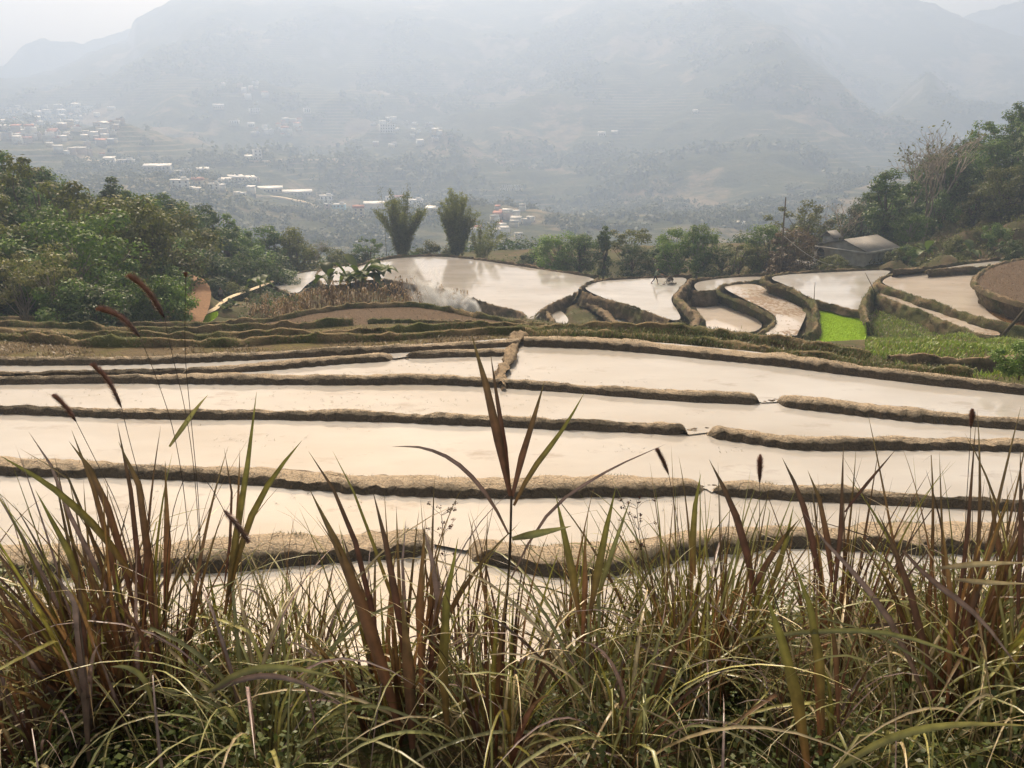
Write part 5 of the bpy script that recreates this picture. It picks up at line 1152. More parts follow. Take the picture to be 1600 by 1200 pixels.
# ------------------------------------------------------------------ people and the power tiller
def person(pos_, rz, joints, edges, rad, mats, paint, label, scale=1.0):
    """one continuous skinned body; PAINT picks the clothing material from the height and place of each face"""
    me = bpy.data.meshes.new('person'); me.from_pydata([tuple(v) for v in joints], edges, []); tmp = bpy.data.objects.new('person', me); C.objects.link(tmp)
    sk = tmp.modifiers.new('skin', 'SKIN'); sk.use_smooth_shade = True
    for v, r_ in zip(me.skin_vertices[0].data, rad): v.radius = r_ if isinstance(r_, tuple) else (r_, r_)
    for k, v in enumerate(me.skin_vertices[0].data): v.use_root = (k == 0)
    ss = tmp.modifiers.new('sub', 'SUBSURF'); ss.levels = 2; ss.render_levels = 2
    bpy.context.view_layer.update(); dg = bpy.context.evaluated_depsgraph_get(); out = bpy.data.meshes.new_from_object(tmp.evaluated_get(dg)); bpy.data.objects.remove(tmp)
    out.materials.clear()
    for m_ in mats: out.materials.append(m_)
    for p in out.polygons: p.material_index = paint(p.center); p.use_smooth = True
    o = link('person', out, loc=pos_, rz=rz, label=label, cat='person', sc_=scale); return o
M['skin'] = simple('skin', (.30, .17, .11), .6, .08, 20); M['hair'] = simple('black_hair', (.012, .011, .010), .7, .2, 40); M['shirt'] = simple('faded_green_shirt', (.16, .20, .14), .9, .15, 9); M['trousers'] = simple('dark_trousers', (.030, .028, .030), .9, .2, 9); M['jacket'] = simple('dark_grey_jacket', (.22, .22, .235), .9, .2, 9)
def hand(J, E, Rd, w_, d, up):
    """palm and five separate fingers from wrist index W_, pointing along d"""
    d = np.asarray(d, float); d /= np.linalg.norm(d); s = np.cross(d, up); s /= np.linalg.norm(s); wp = np.asarray(J[w_])
    J.append(wp+d*.07); Rd.append((.032, .016)); E.append((w_, len(J)-1)); pm = len(J)-1
    for k, L in enumerate((.068, .078, .072, .056)):
        o = s*(.027-.018*k); J.append(np.asarray(J[pm])+o+d*.02); Rd.append(.0095); E.append((pm, len(J)-1)); J.append(J[-1]+d*L*.55-np.asarray(up)*.02); Rd.append(.0088); E.append((len(J)-2, len(J)-1)); J.append(J[-1]+d*L*.2-np.asarray(up)*.035); Rd.append(.008); E.append((len(J)-2, len(J)-1))
    J.append(wp+d*.03+s*.035-np.asarray(up)*.01); Rd.append(.011); E.append((w_, len(J)-1)); J.append(J[-1]+d*.035+s*.012-np.asarray(up)*.02); Rd.append(.0095); E.append((len(J)-2, len(J)-1))
def body(stride=.32, lean=.22, arm=((.35, .98), (.55, 1.02)), bend=.0):
    """walking towards +x; returns joints, edges, radii"""
    J = []; E = []; Rd = []
    def add(p, r_, frm=None):
        J.append(np.array(p, float)); Rd.append(r_)
        if frm is not None: E.append((frm, len(J)-1))
        return len(J)-1
    pel = add((0, 0, .90), (.15, .11)); ws = add((lean*.25, 0, 1.05), (.135, .10), pel); ch = add((lean*.75, 0, 1.28), (.165, .115), ws); nk = add((lean*1.02, 0, 1.44), (.055, .055), ch); hd = add((lean*1.15, 0, 1.53), (.078, .085), nk); add((lean*1.2, 0, 1.62), (.072, .085), hd)
    add((lean*1.2+.075, 0, 1.545), (.03, .03), hd)                                    # face: nose and chin line
    for s in (1, -1):
        f = stride*s; hip = add((0, .09*s, .86), (.095, .09), pel); kn = add((f*.55+.06, .10*s, .47), (.062, .062), hip); an = add((f-.02 if s > 0 else f-.08, .10*s, .09 if s > 0 else .13), (.038, .038), kn); add((f+.13, .11*s, .035 if s > 0 else .06), (.042, .03), an)
        sh = add((lean*.9, .18*s, 1.36), (.058, .058), ch); el = add((lean*.9+arm[0][0]*.55, .22*s, arm[0][1]+.12), (.042, .042), sh); wr = add((lean*.9+arm[1][0], .20*s, arm[1][1]), (.028, .026), el)
        hand(J, E, Rd, wr, (1, 0, -.05), np.array([0, 0, 1.]))
    return J, E, Rd
pz = PZ(1023, 443, zM)
J, E, Rd = body()
pm = person(pz+[0, 0, -.08], R(-4), J, E, Rd, [M['trousers'], M['shirt'], M['skin']], lambda c: 0 if c.z < .93 and (c.z > .22) else (2 if c.z < .22 or c.z > 1.42 or (c.x > .55 and c.z < 1.15) else 1), 'barefoot man in faded green shirt and dark trousers ploughing the flooded field', 1.1)
def cap(parent, x, z, mat, label=None, rx=.095, rz_=.085):
    b = MB(); a = np.linspace(0, 2*np.pi, 13)[:-1]; rows = []
    for u in np.linspace(-.25, 1, 6): r_ = math.sqrt(max(0, 1-u*u)) if u < 1 else .05; rows.append(np.stack([x+rx*1.08*r_*np.cos(a)-.01, rx*.95*r_*np.sin(a), np.full(12, z+rz_*u)], 1))
    V = np.concatenate(rows); i = np.arange(5)[:, None]*12+np.arange(12)[None]; j = np.arange(5)[:, None]*12+((np.arange(12)+1) % 12)[None]
    b.add(V, np.stack([i, j, j+12, i+12], -1).reshape(-1, 4)); link('hair', b.mesh('hair', True), mat, parent=parent)
cap(pm, .262, 1.60, M['hair'])
for s in (-1, 1):
    b = MB(); b.tube([(.262+.068, .03*s, 1.585), (.262+.078, .03*s, 1.585)], .010, 6); link('eye', b.mesh('eye', True), M['hair'], parent=pm); b = MB(); b.tube([(.26, .075*s, 1.57), (.255, .098*s, 1.575)], [.022, .012], 6); link('ear', b.mesh('ear', True), M['skin'], parent=pm)
# tiller in front of him
M['machine'] = simple('muddy_machine', (.055, .045, .036), .7, .4, 12, .3); M['steel'] = simple('worn_steel', (.16, .15, .14), .5, .3, 12, .2, .6)
tz = PZ(1046, 444, zM)
tl = empty('power_tiller', tz, R(-4), label='small dark walking tractor with cage wheels pushed by the ploughing man', cat='tiller')
b = MB(); b.box((.05, 0, .62), (.62, .38, .34), taper=.85); b.box((.30, 0, .55), (.2, .3, .22)); b.box((-.1, 0, .40), (.36, .22, .22)); link('engine', b.mesh('engine'), M['machine'], parent=tl)
b = MB(); b.box((0, 0, .86), (.34, .30, .14), taper=.8); link('fuel_tank', b.mesh('fuel_tank'), M['machine'], parent=tl)
b = MB(); b.tube([(.2, .1, .78), (.2, .1, 1.02), (.27, .1, 1.1)], .025, 6); link('exhaust', b.mesh('exhaust'), M['steel'], parent=tl)
for s in (-1, 1):
    wh = empty('wheel', (0, .38*s, .28)); wh.parent = tl; a = np.linspace(0, 2*np.pi, 19)
    for o in (-.1, .1):
        b = MB(); b.tube(np.stack([.33*np.cos(a), 0*a+o, .33*np.sin(a)], 1), .018, 5); link('rim', b.mesh('rim'), M['steel'], parent=wh)
    b = MB()
    for q in a[:-1:2]: b.box((.34*math.cos(q), 0, .34*math.sin(q)), (.05, .28, .05))
    for q in a[:-1:3]: b.tube([(0, 0, 0), (.33*math.cos(q), -.1, .33*math.sin(q))], .012, 4)
    link('lugs', b.mesh('lugs'), M['steel'], parent=wh)
    b = MB(); b.tube([(-.2, .16*s, .55), (-.7, .22*s, .82), (-1.05, .22*s, .95)], .02, 6); link('handlebar', b.mesh('handlebar', True), M['steel'], parent=tl)
b = MB(); b.tube([(-.3, 0, .4), (-.6, 0, .2), (-.62, 0, -.05)], .03, 5); b.box((-.65, 0, .03), (.28, .5, .06)); link('plough', b.mesh('plough'), M['steel'], parent=tl)
b = MB(); b.box((.30, 0, .10), (.85, .34, .06)); b.box((.72, 0, .14), (.12, .34, .1)); link('skid', b.mesh('skid'), M['machine'], parent=tl)
# the walker on the path
pw = PXm(346.5, 475, 81)
J, E, Rd = body(.12, .10, ((.10, 1.02), (.14, .86)))
pr = person(pw+[0, 0, .05], R(100), J, E, Rd, [M['skin'], M['trousers'], M['jacket']], lambda c: 0 if c.z < .45 or c.z > 1.42 else (1 if c.z < .86 else 2), 'person in dark grey jacket with bare calves walking away along the concrete path', .95)
cap(pr, .12, 1.60, M['hair'])
b = MB(); b.box((.0, 0, .80), (.30, .52, .22), taper=.85); b.tube([(.02, .2, .9), (.06, .1, 1.4)], .02, 5); bag = link('bag', b.mesh('bag'), M['trousers'], loc=pw+[0, 0, .05], rz=R(100), label='wide black bag carried low behind the walker in the grey jacket', cat='bag')

# ------------------------------------------------------------------ smoke from the stubble fire
def smoke(name, c, rad, tilt, dens, label, seed, scale):
    bm = bmesh.new(); bmesh.ops.create_icosphere(bm, subdivisions=3, radius=1.0)
    for v in bm.verts: v.co = Vector((v.co.x*rad[0], v.co.y*rad[1], v.co.z*rad[2]))
    me = bpy.data.meshes.new(name); bm.to_mesh(me); bm.free()
    m, t = matf(name); o = t.n('TexCoord').outputs['Object']
    nz = t.noise(scale, 5, t.n('Mapping', {'Vector': o, 'Location': (seed, 0, 0)}), .62, 1.4); k = t.ramp(nz, [(.46, 0), (.68, 1)])
    e = t.n('VectorMath', {0: o, 1: (1/rad[0], 1/rad[1], 1/rad[2])}, operation='MULTIPLY'); ln = t.n('VectorMath', {0: e.outputs[0]}, operation='LENGTH').outputs['Value']
    fall = t.ramp(ln, [(.25, 1), (.97, 0)])
    vol = t.n('VolumePrincipled', {'Color': (.86, .92, 1.0, 1), 'Density': t.math('MULTIPLY', t.math('MULTIPLY', k, fall), dens), 'Anisotropy': .2}); t.set(t.out.inputs['Volume'], vol)
    ob = link(name, me, m, kind='stuff', label=label, cat='smoke', loc=c); ob.rotation_euler = tilt; return ob
smoke('smoke', PXm(722, 477, 67), (2.2, .9, 1.2), (0, R(38), 0), 22, 'thick white smoke curling from the smouldering edge of the dug field', 1.0, .9)
smoke('smoke', PXm(690, 474, 66), (3.3, 1.2, 1.6), (0, R(10), 0), 1.3, 'thin grey smoke drifting left over the dug field and maize', 7.0, .55)
smoke('smoke', PXm(668, 458, 65), (2.0, 1.2, 3.4), (0, R(-16), 0), 1.7, 'pale smoke wisp rising in front of the maize', 13.0, .6)
# ------------------------------------------------------------------ the grassy bank in front of the viewer
def ZB(x, y):
    x = np.asarray(x, float); y = np.asarray(y, float)
    ye = 2.45+.38*np.clip(np.abs(x+.5)/1.6, 0, 1.6)**1.5+.15*fbm(x*.9, y*0, 3, 3)
    sh = 5.9-.17*y+.07*fbm(x*1.6, y*1.6, 4, 8)
    e = np.maximum(0, y-ye); drop = np.where(e < .8, .62*e*e, .62*.64+.992*(e-.8))
    return np.maximum(sh-drop, -.55)
gx = np.linspace(-9, 9, 150); gy = np.linspace(-3, 11.5, 160); X, Y = np.meshgrid(gx, gy); Z = ZB(X, Y); n = len(gx)
i = np.arange(len(gy)-1)[:, None]*n+np.arange(n-1)[None]
link('grass_bank', mesh_np('grass_bank', np.stack([X, Y, Z], -1).reshape(-1, 3), np.stack([i, i+1, i+n+1, i+n], -1).reshape(-1, 4), np.full((X.size, 3), .5), True), earthmat('bank_soil', (.10, .075, .045), (.06, .048, .03), (.05, .06, .02), .5, crack=False, scale=4), kind='structure', label='earth bank under the reeds in front of the viewer', cat='bank')
def on_bank(px, py):
    d = ray(px, py); t = np.arange(1.2, 14, .01); zz = CAMZ+d[2]*t; g = ZB(d[0]*t, d[1]*t); k = np.argmax(g >= zz); return d*t[k]+np.array([0, 0, CAMZ])

def strips(out, P, S, wd, c0, c1, c2, prof=None):
    """long leaf blades: P (n,k,3) centre lines, S (n,k,3) side directions; keeled in the middle"""
    n, k, _ = P.shape; t = np.linspace(0, 1, k)
    if prof is None: prof = np.clip(np.minimum(.45+2.2*t, 1)*np.clip((1-t)/.55, 0, 1)**.75, .02, 1)
    ww = (np.asarray(wd).reshape(-1, 1)*prof[None])[..., None]*.5
    T = np.gradient(P, axis=1); Nn = np.cross(T, S); Nn /= np.linalg.norm(Nn, axis=2)[..., None]+1e-9
    V = np.stack([P-S*ww+Nn*ww*.35, P, P+S*ww+Nn*ww*.35], 2)
    base = np.arange(n)[:, None, None]*k*3; a = np.arange(k-1)[None, :, None]*3; b = np.arange(2)[None, None]
    Q = np.stack([base+a+b, base+a+b+1, base+a+b+4, base+a+b+3], -1).reshape(-1, 4)
    tt = t[None, :, None]; c0, c1, c2 = [np.asarray(c).reshape(-1, 1, 3) for c in (c0, c1, c2)]
    col = np.where(tt < .5, c0+(c1-c0)*tt*2, c1+(c2-c1)*(tt*2-1)); col = np.broadcast_to(col, (n, k, 3)); c3 = np.repeat(col[:, :, None], 3, 2).copy(); c3[:, :, 1] *= 1.5; c3[:, :, 0] *= .85
    out.add(V.reshape(-1, 3), Q, col=c3.reshape(-1, 3))
PAL = {   # base, middle, tip pigments
 'm': ((.095, .040, .026), (.115, .060, .032), (.120, .100, .038)), 'd': ((0.072, 0.029, 0.021), (0.078, 0.039, 0.029), (0.078, 0.058, 0.031)),
 'o': ((0.130, 0.065, 0.026), (0.150, 0.137, 0.034), (0.163, 0.176, 0.042)), 'g': ((0.130, 0.117, 0.046), (0.189, 0.202, 0.081), (0.234, 0.234, 0.111)),
 'p': ((0.111, 0.072, 0.058), (0.169, 0.124, 0.124), (0.202, 0.163, 0.156)), 'y': ((0.182, 0.169, 0.058), (0.260, 0.260, 0.091), (0.312, 0.286, 0.117)),
 's': ((0.221, 0.169, 0.098), (0.351, 0.299, 0.182), (0.429, 0.364, 0.234)), 'r': ((.135, .056, .030), (.165, .085, .040), (.150, .110, .042))}
def grow(out, base, n, L, th0, kap, wd, pal, rs, rad=.10, azr=None, seg=11, facing=.5):
    """random blades growing from a tuft at BASE"""
    if n == 0: return
    az_ = rs.uniform(0, 2*np.pi, n) if azr is None else rs.uniform(azr[0], azr[1], n)
    th = np.abs(rs.normal(0, 1, n))*th0; kp = rs.uniform(*kap, n); ln = rs.uniform(*L, n)
    h = np.stack([np.cos(az_), np.sin(az_), 0*az_], 1); r0 = rad*np.sqrt(rs.random(n)); a2 = az_+rs.normal(0, .8, n)
    P = np.zeros((n, seg+1, 3)); P[:, 0] = base+np.stack([np.cos(a2)*r0, np.sin(a2)*r0, 0*r0], 1); P[:, 0, 2] = ZB(P[:, 0, 0], P[:, 0, 1])-.02
    kk = np.where(rs.random(n) < .14, rs.uniform(.35, .85, n), 9.); ka = rs.uniform(.7, 1.9, n)
    for k in range(seg):
        a = th+kp*((k+.5)/seg)**1.7+ka*(k/seg > kk); P[:, k+1] = P[:, k]+(ln/seg)[:, None]*(np.sin(a)[:, None]*h+np.cos(a)[:, None]*np.array([0, 0, 1]))
    sw = rs.normal(0, .02, (n, 2)); P[:, :, :2] += (np.linspace(0, 1, seg+1)**2)[None, :, None]*sw[:, None]*ln[:, None, None]*2
    S = np.stack([-np.sin(az_), np.cos(az_), 0*az_], 1); tw = rs.uniform(-1.1, 1.1, n)
    S = S[:, None]*np.cos(tw*np.linspace(.3, 1, seg+1)[None].T.T.reshape(1, -1, 1) if False else tw[:, None, None]*np.linspace(.4, 1, seg+1)[None, :, None])
    X_ = np.cross(np.gradient(P, axis=1), np.stack([-np.sin(az_), np.cos(az_), 0*az_], 1)[:, None]); X_ /= np.linalg.norm(X_, axis=2)[..., None]+1e-9
    S = S+X_*np.sin(tw[:, None, None]*np.linspace(.4, 1, seg+1)[None, :, None]); S /= np.linalg.norm(S, axis=2)[..., None]+1e-9
    ks = list(pal); pk = rs.choice(len(ks), n, p=np.array([pal[k] for k in ks])/sum(pal.values())); cols = [np.array([PAL[ks[j]][q] for j in pk])*rs.uniform(.75, 1.25, (n, 1)) for q in range(3)]
    strips(out, P, S, rs.uniform(*wd, n), *cols)
def traced(out, pts, dep, wpx, pal, ddep=0.0, twist=.25):
    """one blade whose outline was read off the photograph, given its own distance and real width"""
    k = len(pts); dd = np.linspace(dep, dep+ddep, k); Q = np.array([PD(x, y, d_) for (x, y), d_ in zip(pts, dd)]); P = smooth_line(Q, np.linalg.norm(Q[0]-Q[-1])/12)
    T = np.gradient(P, axis=0); T /= np.linalg.norm(T, axis=1)[:, None]; V = np.array([0, cp, -sp_]); S = np.cross(T, V); S /= np.linalg.norm(S, axis=1)[:, None]; N = np.cross(T, S)
    tw = np.linspace(-twist, twist, len(P))[:, None]; S = S*np.cos(tw)+N*np.sin(tw)
    c = [np.array(PAL[pal][q])[None] for q in range(3)]; strips(out, P[None], S[None], [wpx*dep/FPX], *c)
def clump(name, label, px, py, parts, heroes=(), dep=None, seed=0, cat='grass clump'):
    rs = np.random.default_rng(900+seed); b = on_bank(px, py); root = empty(name, b, label=label, cat=cat); root_loc = np.array(b)
    out = MB()
    for p in parts:
        p = dict(p); off = p.pop('off', 0.0); bb = b+np.array([off, 0, 0]); grow(out, bb, rs=rs, **p)
    o = out.mesh('blades'); me = o; 
    def loc(me): 
        v = np.zeros(len(me.vertices)*3, np.float32); me.vertices.foreach_get('co', v); v = v.reshape(-1, 3)-root_loc.astype(np.float32); me.vertices.foreach_set('co', v.ravel()); me.update(); return me
    if out.n: link('blades', loc(me), M['blade'], parent=root)
    for h in heroes:
        hb = MB(); traced(hb, *h); link('leaf', loc(hb.mesh('leaf')), M['blade'], parent=root)
    return root
D0 = 2.75
up = lambda n, L, pal, th=.16, kap=(.1, .7), wd=(.010, .020), rad=.09, **k: dict(n=n, L=L, th0=th, kap=kap, wd=wd, pal=pal, rad=rad, **k)
arc = lambda n, L, pal={'g': 3, 'y': 1, 's': 1, 'p': 1}, th=.35, kap=(1.2, 2.4), wd=(.006, .014), rad=.12, **k: dict(n=n, L=L, th0=th, kap=kap, wd=wd, pal=pal, rad=rad, **k)
MIXR = {'m': 5, 'd': 4, 'o': 3, 'r': 2, 'p': 1}
clump('reed_clump', 'largest dark reddish reed clump, standing in the left foreground', 205, 1130,
      [up(84, (.65, 1.15), MIXR, .20, rad=.18), up(46, (.5, .95), MIXR, .34, (.2, .8), off=-.12), arc(60, (.5, 1.0)), arc(40, (.3, .6), {'s': 3, 'g': 2, 'y': 2}, .5)],
      [([(205, 1010), (160, 900), (105, 800), (80, 720), (45, 675)], 2.7, 9, 'p'), ([(225, 930), (170, 840), (90, 765), (40, 735), (0, 712)], 2.65, 13, 'o'), ([(195, 1000), (180, 880), (160, 800), (125, 700), (112, 672)], 2.75, 11, 'm'),
       ([(212, 960), (190, 850), (150, 740), (108, 690)], 2.7, 13, 'm'), ([(230, 1000), (215, 860), (205, 760), (190, 690), (183, 660)], 2.8, 10, 'd'), ([(150, 1010), (120, 880), (85, 820), (55, 765)], 2.6, 12, 'o'),
       ([(140, 1190), (130, 1020), (120, 930), (80, 890)], 2.4, 15, 'p'), ([(140, 1090), (128, 960), (122, 880)], 2.4, 12, 'd'), ([(258, 980), (262, 860), (266, 770), (258, 720)], 2.8, 13, 'r'), ([(240, 1000), (235, 880), (225, 780), (200, 700), (185, 690)], 2.75, 14, 'm')], seed=1)
clump('reed_clump', 'reed with three long spread blades standing over the left water, right of the largest clump', 352, 1060,
      [up(8, (.45, .75), {'m': 2, 'o': 2}, .2), arc(14, (.4, .8))],
      [([(352, 960), (368, 850), (385, 740), (396, 670), (401, 612)], 2.75, 12, 'o'), ([(355, 940), (385, 820), (425, 745), (472, 688)], 2.75, 11, 'o'), ([(362, 900), (373, 800), (375, 700)], 2.8, 6, 'r'), ([(350, 920), (366, 800), (358, 735), (350, 700)], 2.8, 5, 'd'),
       ([(265, 698), (292, 660), (308, 636), (325, 617)], 2.9, 8, 'y')], seed=2)
clump('reed_clump', 'tallest reed, its leaf fan topping everything in the centre of the foreground', 792, 1090,
      [up(14, (.5, .8), MIXR, .2), arc(16, (.4, .8))],
      [([(798, 775), (780, 690), (757, 590), (736, 520)], 2.6, 15, 'm'), ([(798, 775), (788, 690), (776, 620), (766, 550)], 2.62, 9, 'd'), ([(800, 778), (812, 725), (832, 660), (851, 595)], 2.6, 11, 'm'), ([(803, 790), (830, 735), (880, 672), (914, 612)], 2.6, 9, 'o'),
       ([(795, 835), (765, 775), (715, 720), (660, 697), (612, 698)], 2.58, 7, 'p'), ([(800, 842), (845, 832), (893, 822)], 2.55, 12, 'g'), ([(798, 905), (850, 800), (940, 738), (1040, 694)], 2.6, 5, 'p')], seed=3)
m_ = MB(); P = np.array([PD(*q) for q in [(775, 1110, 2.6), (790, 960, 2.6), (797, 870, 2.6), (799, 775, 2.6)]]); m_.tube(smooth_line(P, .03), .0045, 6)
tr = [o for o in bpy.data.objects if o.get('label', '').startswith('tallest reed')][0]; me = m_.mesh('stem', True); v = np.zeros(len(me.vertices)*3, np.float32); me.vertices.foreach_get('co', v); me.vertices.foreach_set('co', (v.reshape(-1, 3)-np.array(tr.location, np.float32)).ravel()); link('stem', me, simple('reed_stem', (.055, .04, .03), .6, .3, 30), parent=tr)
clump('reed_clump', 'broad bladed maroon reed clump left of the tallest reed', 622, 1140,
      [up(34, (.55, .95), MIXR, .16, wd=(.012, .024), rad=.13), up(14, (.4, .8), MIXR, .3), arc(26, (.5, 1.0)), arc(20, (.3, .6))],
      [([(628, 1150), (590, 1010), (545, 890), (513, 820), (484, 765)], 2.45, 20, 'm'), ([(600, 1080), (575, 900), (535, 790), (505, 735), (482, 705)], 2.6, 9, 'd'), ([(645, 1170), (640, 1040), (628, 930)], 2.4, 22, 'm'), ([(632, 1030), (612, 880), (590, 800), (582, 765)], 2.55, 12, 'd'),
       ([(700, 1150), (690, 1040), (700, 900), (716, 840)], 2.4, 16, 'o'), ([(660, 1100), (650, 960), (672, 860), (665, 810)], 2.5, 13, 'r'), ([(675, 1000), (690, 940), (672, 860), (660, 820)], 2.5, 11, 'p'), ([(640, 1000), (600, 900), (560, 780), (520, 705)], 2.7, 6, 'o')], seed=4)
clump('reed_clump', 'thin dark reed stems between the broad maroon clump and the tallest reed', 715, 1080, [up(24, (.5, .85), {'d': 3, 'm': 2, 'r': 1}, .14, (.0, .4), (.006, .012)), arc(24, (.4, .9))], seed=5)
clump('reed_clump', 'bushy fine bladed tuft right of the centre, olive and reddish', 1085, 1075,
      [up(150, (.55, .9), {'o': 5, 'm': 3, 'r': 1, 'g': 1}, .34, (.05, .5), (.006, .013), rad=.17), arc(90, (.5, .95), th=.6), arc(50, (.3, .6), th=.7)],
      [([(1180, 930), (1160, 830), (1130, 760), (1108, 718)], 2.75, 12, 'd'), ([(1085, 900), (1080, 820), (1095, 740)], 2.75, 11, 'o'), ([(1200, 930), (1225, 860), (1240, 790)], 2.8, 10, 'o'), ([(1170, 930), (1215, 850), (1250, 810)], 2.8, 10, 'm')], seed=6)
clump('reed_clump', 'reddish upright reeds between the tallest reed and the bushy tuft', 905, 1085,
      [up(34, (.5, .85), {'m': 3, 'o': 3, 'r': 2}, .18, (.0, .5), (.008, .015)), arc(28, (.5, .9))],
      [([(905, 960), (892, 880), (878, 820), (868, 772)], 2.6, 13, 'o'), ([(922, 960), (936, 880), (950, 810), (962, 762)], 2.6, 13, 'o'), ([(910, 1010), (915, 900), (914, 820)], 2.65, 10, 'r'), ([(935, 930), (960, 850), (985, 780)], 2.7, 8, 'g')], seed=7)
clump('reed_clump', 'two broad olive blades with brown bases right of the bushy tuft', 1262, 1185,
      [up(10, (.4, .75), MIXR, .2), arc(22, (.4, .8))],
      [([(1262, 1200), (1248, 1100), (1225, 1010), (1193, 920)], 2.2, 20, 'o'), ([(1285, 1140), (1282, 1040), (1268, 950), (1240, 878)], 2.3, 15, 'o'), ([(1282, 1180), (1276, 1060), (1275, 920)], 2.35, 13, 'r'), ([(1310, 1130), (1305, 1000), (1295, 930)], 2.4, 10, 'm')], seed=8)
clump('reed_clump', 'tall dark thin reeds over the water in the right foreground', 1300, 1045,
      [up(32, (.6, 1.0), {'d': 5, 'm': 3, 'o': 2}, .15, (.0, .4), (.007, .013)), arc(20, (.4, .8), {'p': 2, 'g': 2, 's': 1})],
      [([(1300, 960), (1312, 850), (1318, 760), (1318, 690)], 2.7, 9, 'd'), ([(1280, 900), (1260, 800), (1235, 740), (1222, 715)], 2.7, 10, 'd'), ([(1300, 910), (1290, 820), (1275, 760), (1262, 735)], 2.7, 10, 'm'), ([(1320, 800), (1350, 760), (1400, 702)], 2.8, 5, 'd'),
       ([(1450, 1100), (1400, 980), (1340, 900), (1290, 850), (1255, 800)], 2.5, 10, 'p')], seed=9)
clump('reed_clump', 'tall mixed reed clump with red bases, second from the right edge', 1490, 1110,
      [up(64, (.65, 1.1), MIXR, .18, rad=.18, wd=(.008, .017)), up(30, (.5, .9), {'o': 3, 'g': 1}, .35), arc(44, (.4, .9)), arc(20, (.5, .9), {'s': 2, 'y': 1})],
      [([(1460, 1090), (1430, 950), (1400, 860), (1371, 800)], 2.5, 12, 'd'), ([(1490, 1000), (1510, 850), (1520, 740), (1525, 655)], 2.6, 8, 'd'), ([(1500, 1060), (1510, 960), (1550, 850), (1580, 770)], 2.55, 12, 'm'), ([(1480, 1100), (1490, 980), (1478, 860), (1470, 800)], 2.5, 12, 'r')], seed=10)
clump('reed_clump', 'reeds cut by the right edge of the view', 1605, 1080, [up(26, (.6, 1.05), MIXR, .15, rad=.14), arc(26, (.4, .9))], [([(1590, 960), (1594, 850), (1596, 760), (1594, 700)], 2.6, 10, 'd'), ([(1570, 900), (1555, 830), (1545, 760)], 2.7, 9, 'm')], seed=11)
clump('grass_tuft', 'wispy fine grass tuft at the left edge of the view', 25, 1090, [arc(60, (.5, .95), {'g': 2, 's': 2, 'y': 2, 'p': 1}, .4, wd=(.004, .010)), up(24, (.5, .8), {'m': 2, 'd': 2, 's': 1}, .25, wd=(.004, .009))], seed=12, cat='grass tuft')
clump('grass_tuft', 'reddish thin grass tuft over the nearest water left of the broad maroon clump', 475, 1075, [up(46, (.35, .65), {'r': 3, 'm': 2, 'o': 2, 'g': 1}, .26, (.0, .5), (.005, .010)), arc(34, (.4, .8))], seed=13, cat='grass tuft')
clump('grass_tuft', 'pale arching grass tuft at the bottom left of the centre', 420, 1185, [arc(64, (.6, 1.1), {'g': 4, 'y': 1, 's': 2, 'p': 1}, .5, (1.3, 2.3), (.008, .016))], [([(320, 1085), (380, 1045), (450, 1040), (540, 1062)], 2.2, 11, 'g'), ([(330, 1080), (400, 1052), (470, 1062), (545, 1105)], 2.2, 9, 'p'), ([(240, 1110), (230, 1060), (200, 1040), (172, 1042)], 2.3, 10, 'g')], seed=14, cat='grass tuft')
clump('grass_tuft', 'pale arching grass tuft below the bushy tuft', 960, 1185, [arc(56, (.6, 1.1), {'g': 3, 'y': 1, 's': 2, 'p': 2}, .5, (1.3, 2.3), (.007, .014)), up(12, (.4, .8), MIXR, .3)], seed=15, cat='grass tuft')
clump('grass_tuft', 'grass with one long yellow blade sweeping in at the bottom right corner', 1400, 1190, [arc(50, (.5, 1.0), {'g': 3, 'y': 2, 's': 2}, .5, (1.2, 2.2), (.006, .013))], [([(1300, 1206), (1385, 1150), (1490, 1128), (1615, 1134)], 2.0, 13, 'y'), ([(1160, 1000), (1260, 985), (1400, 985), (1540, 1040), (1600, 1075)], 2.3, 8, 'g')], seed=16, cat='grass tuft')
clump('grass_tuft', 'straw coloured blades crossing the right edge', 1570, 1185, [arc(44, (.5, 1.0), {'s': 3, 'g': 2, 'y': 1}, .5, (1.2, 2.2), (.006, .013))], [([(1490, 905), (1540, 910), (1610, 912)], 2.3, 8, 's'), ([(1465, 888), (1530, 880), (1610, 879)], 2.3, 9, 's'), ([(1410, 860), (1450, 905), (1530, 960), (1600, 1055)], 2.4, 9, 'p')], seed=17, cat='grass tuft')
clump('grass_tuft', 'dark tangled grass in the bottom left corner', 60, 1190, [up(26, (.4, .8), {'d': 3, 'm': 2, 'p': 2}, .35, wd=(.008, .016)), arc(50, (.4, .9), {'p': 2, 'g': 2, 'd': 1, 's': 1}, .5)], seed=18, cat='grass tuft')
clump('grass_tuft', 'short mixed grass between the broad maroon clump and the bottom edge', 780, 1190, [arc(54, (.4, .9), {'g': 3, 's': 2, 'o': 2}, .5), up(20, (.4, .75), MIXR, .25)], seed=19, cat='grass tuft')
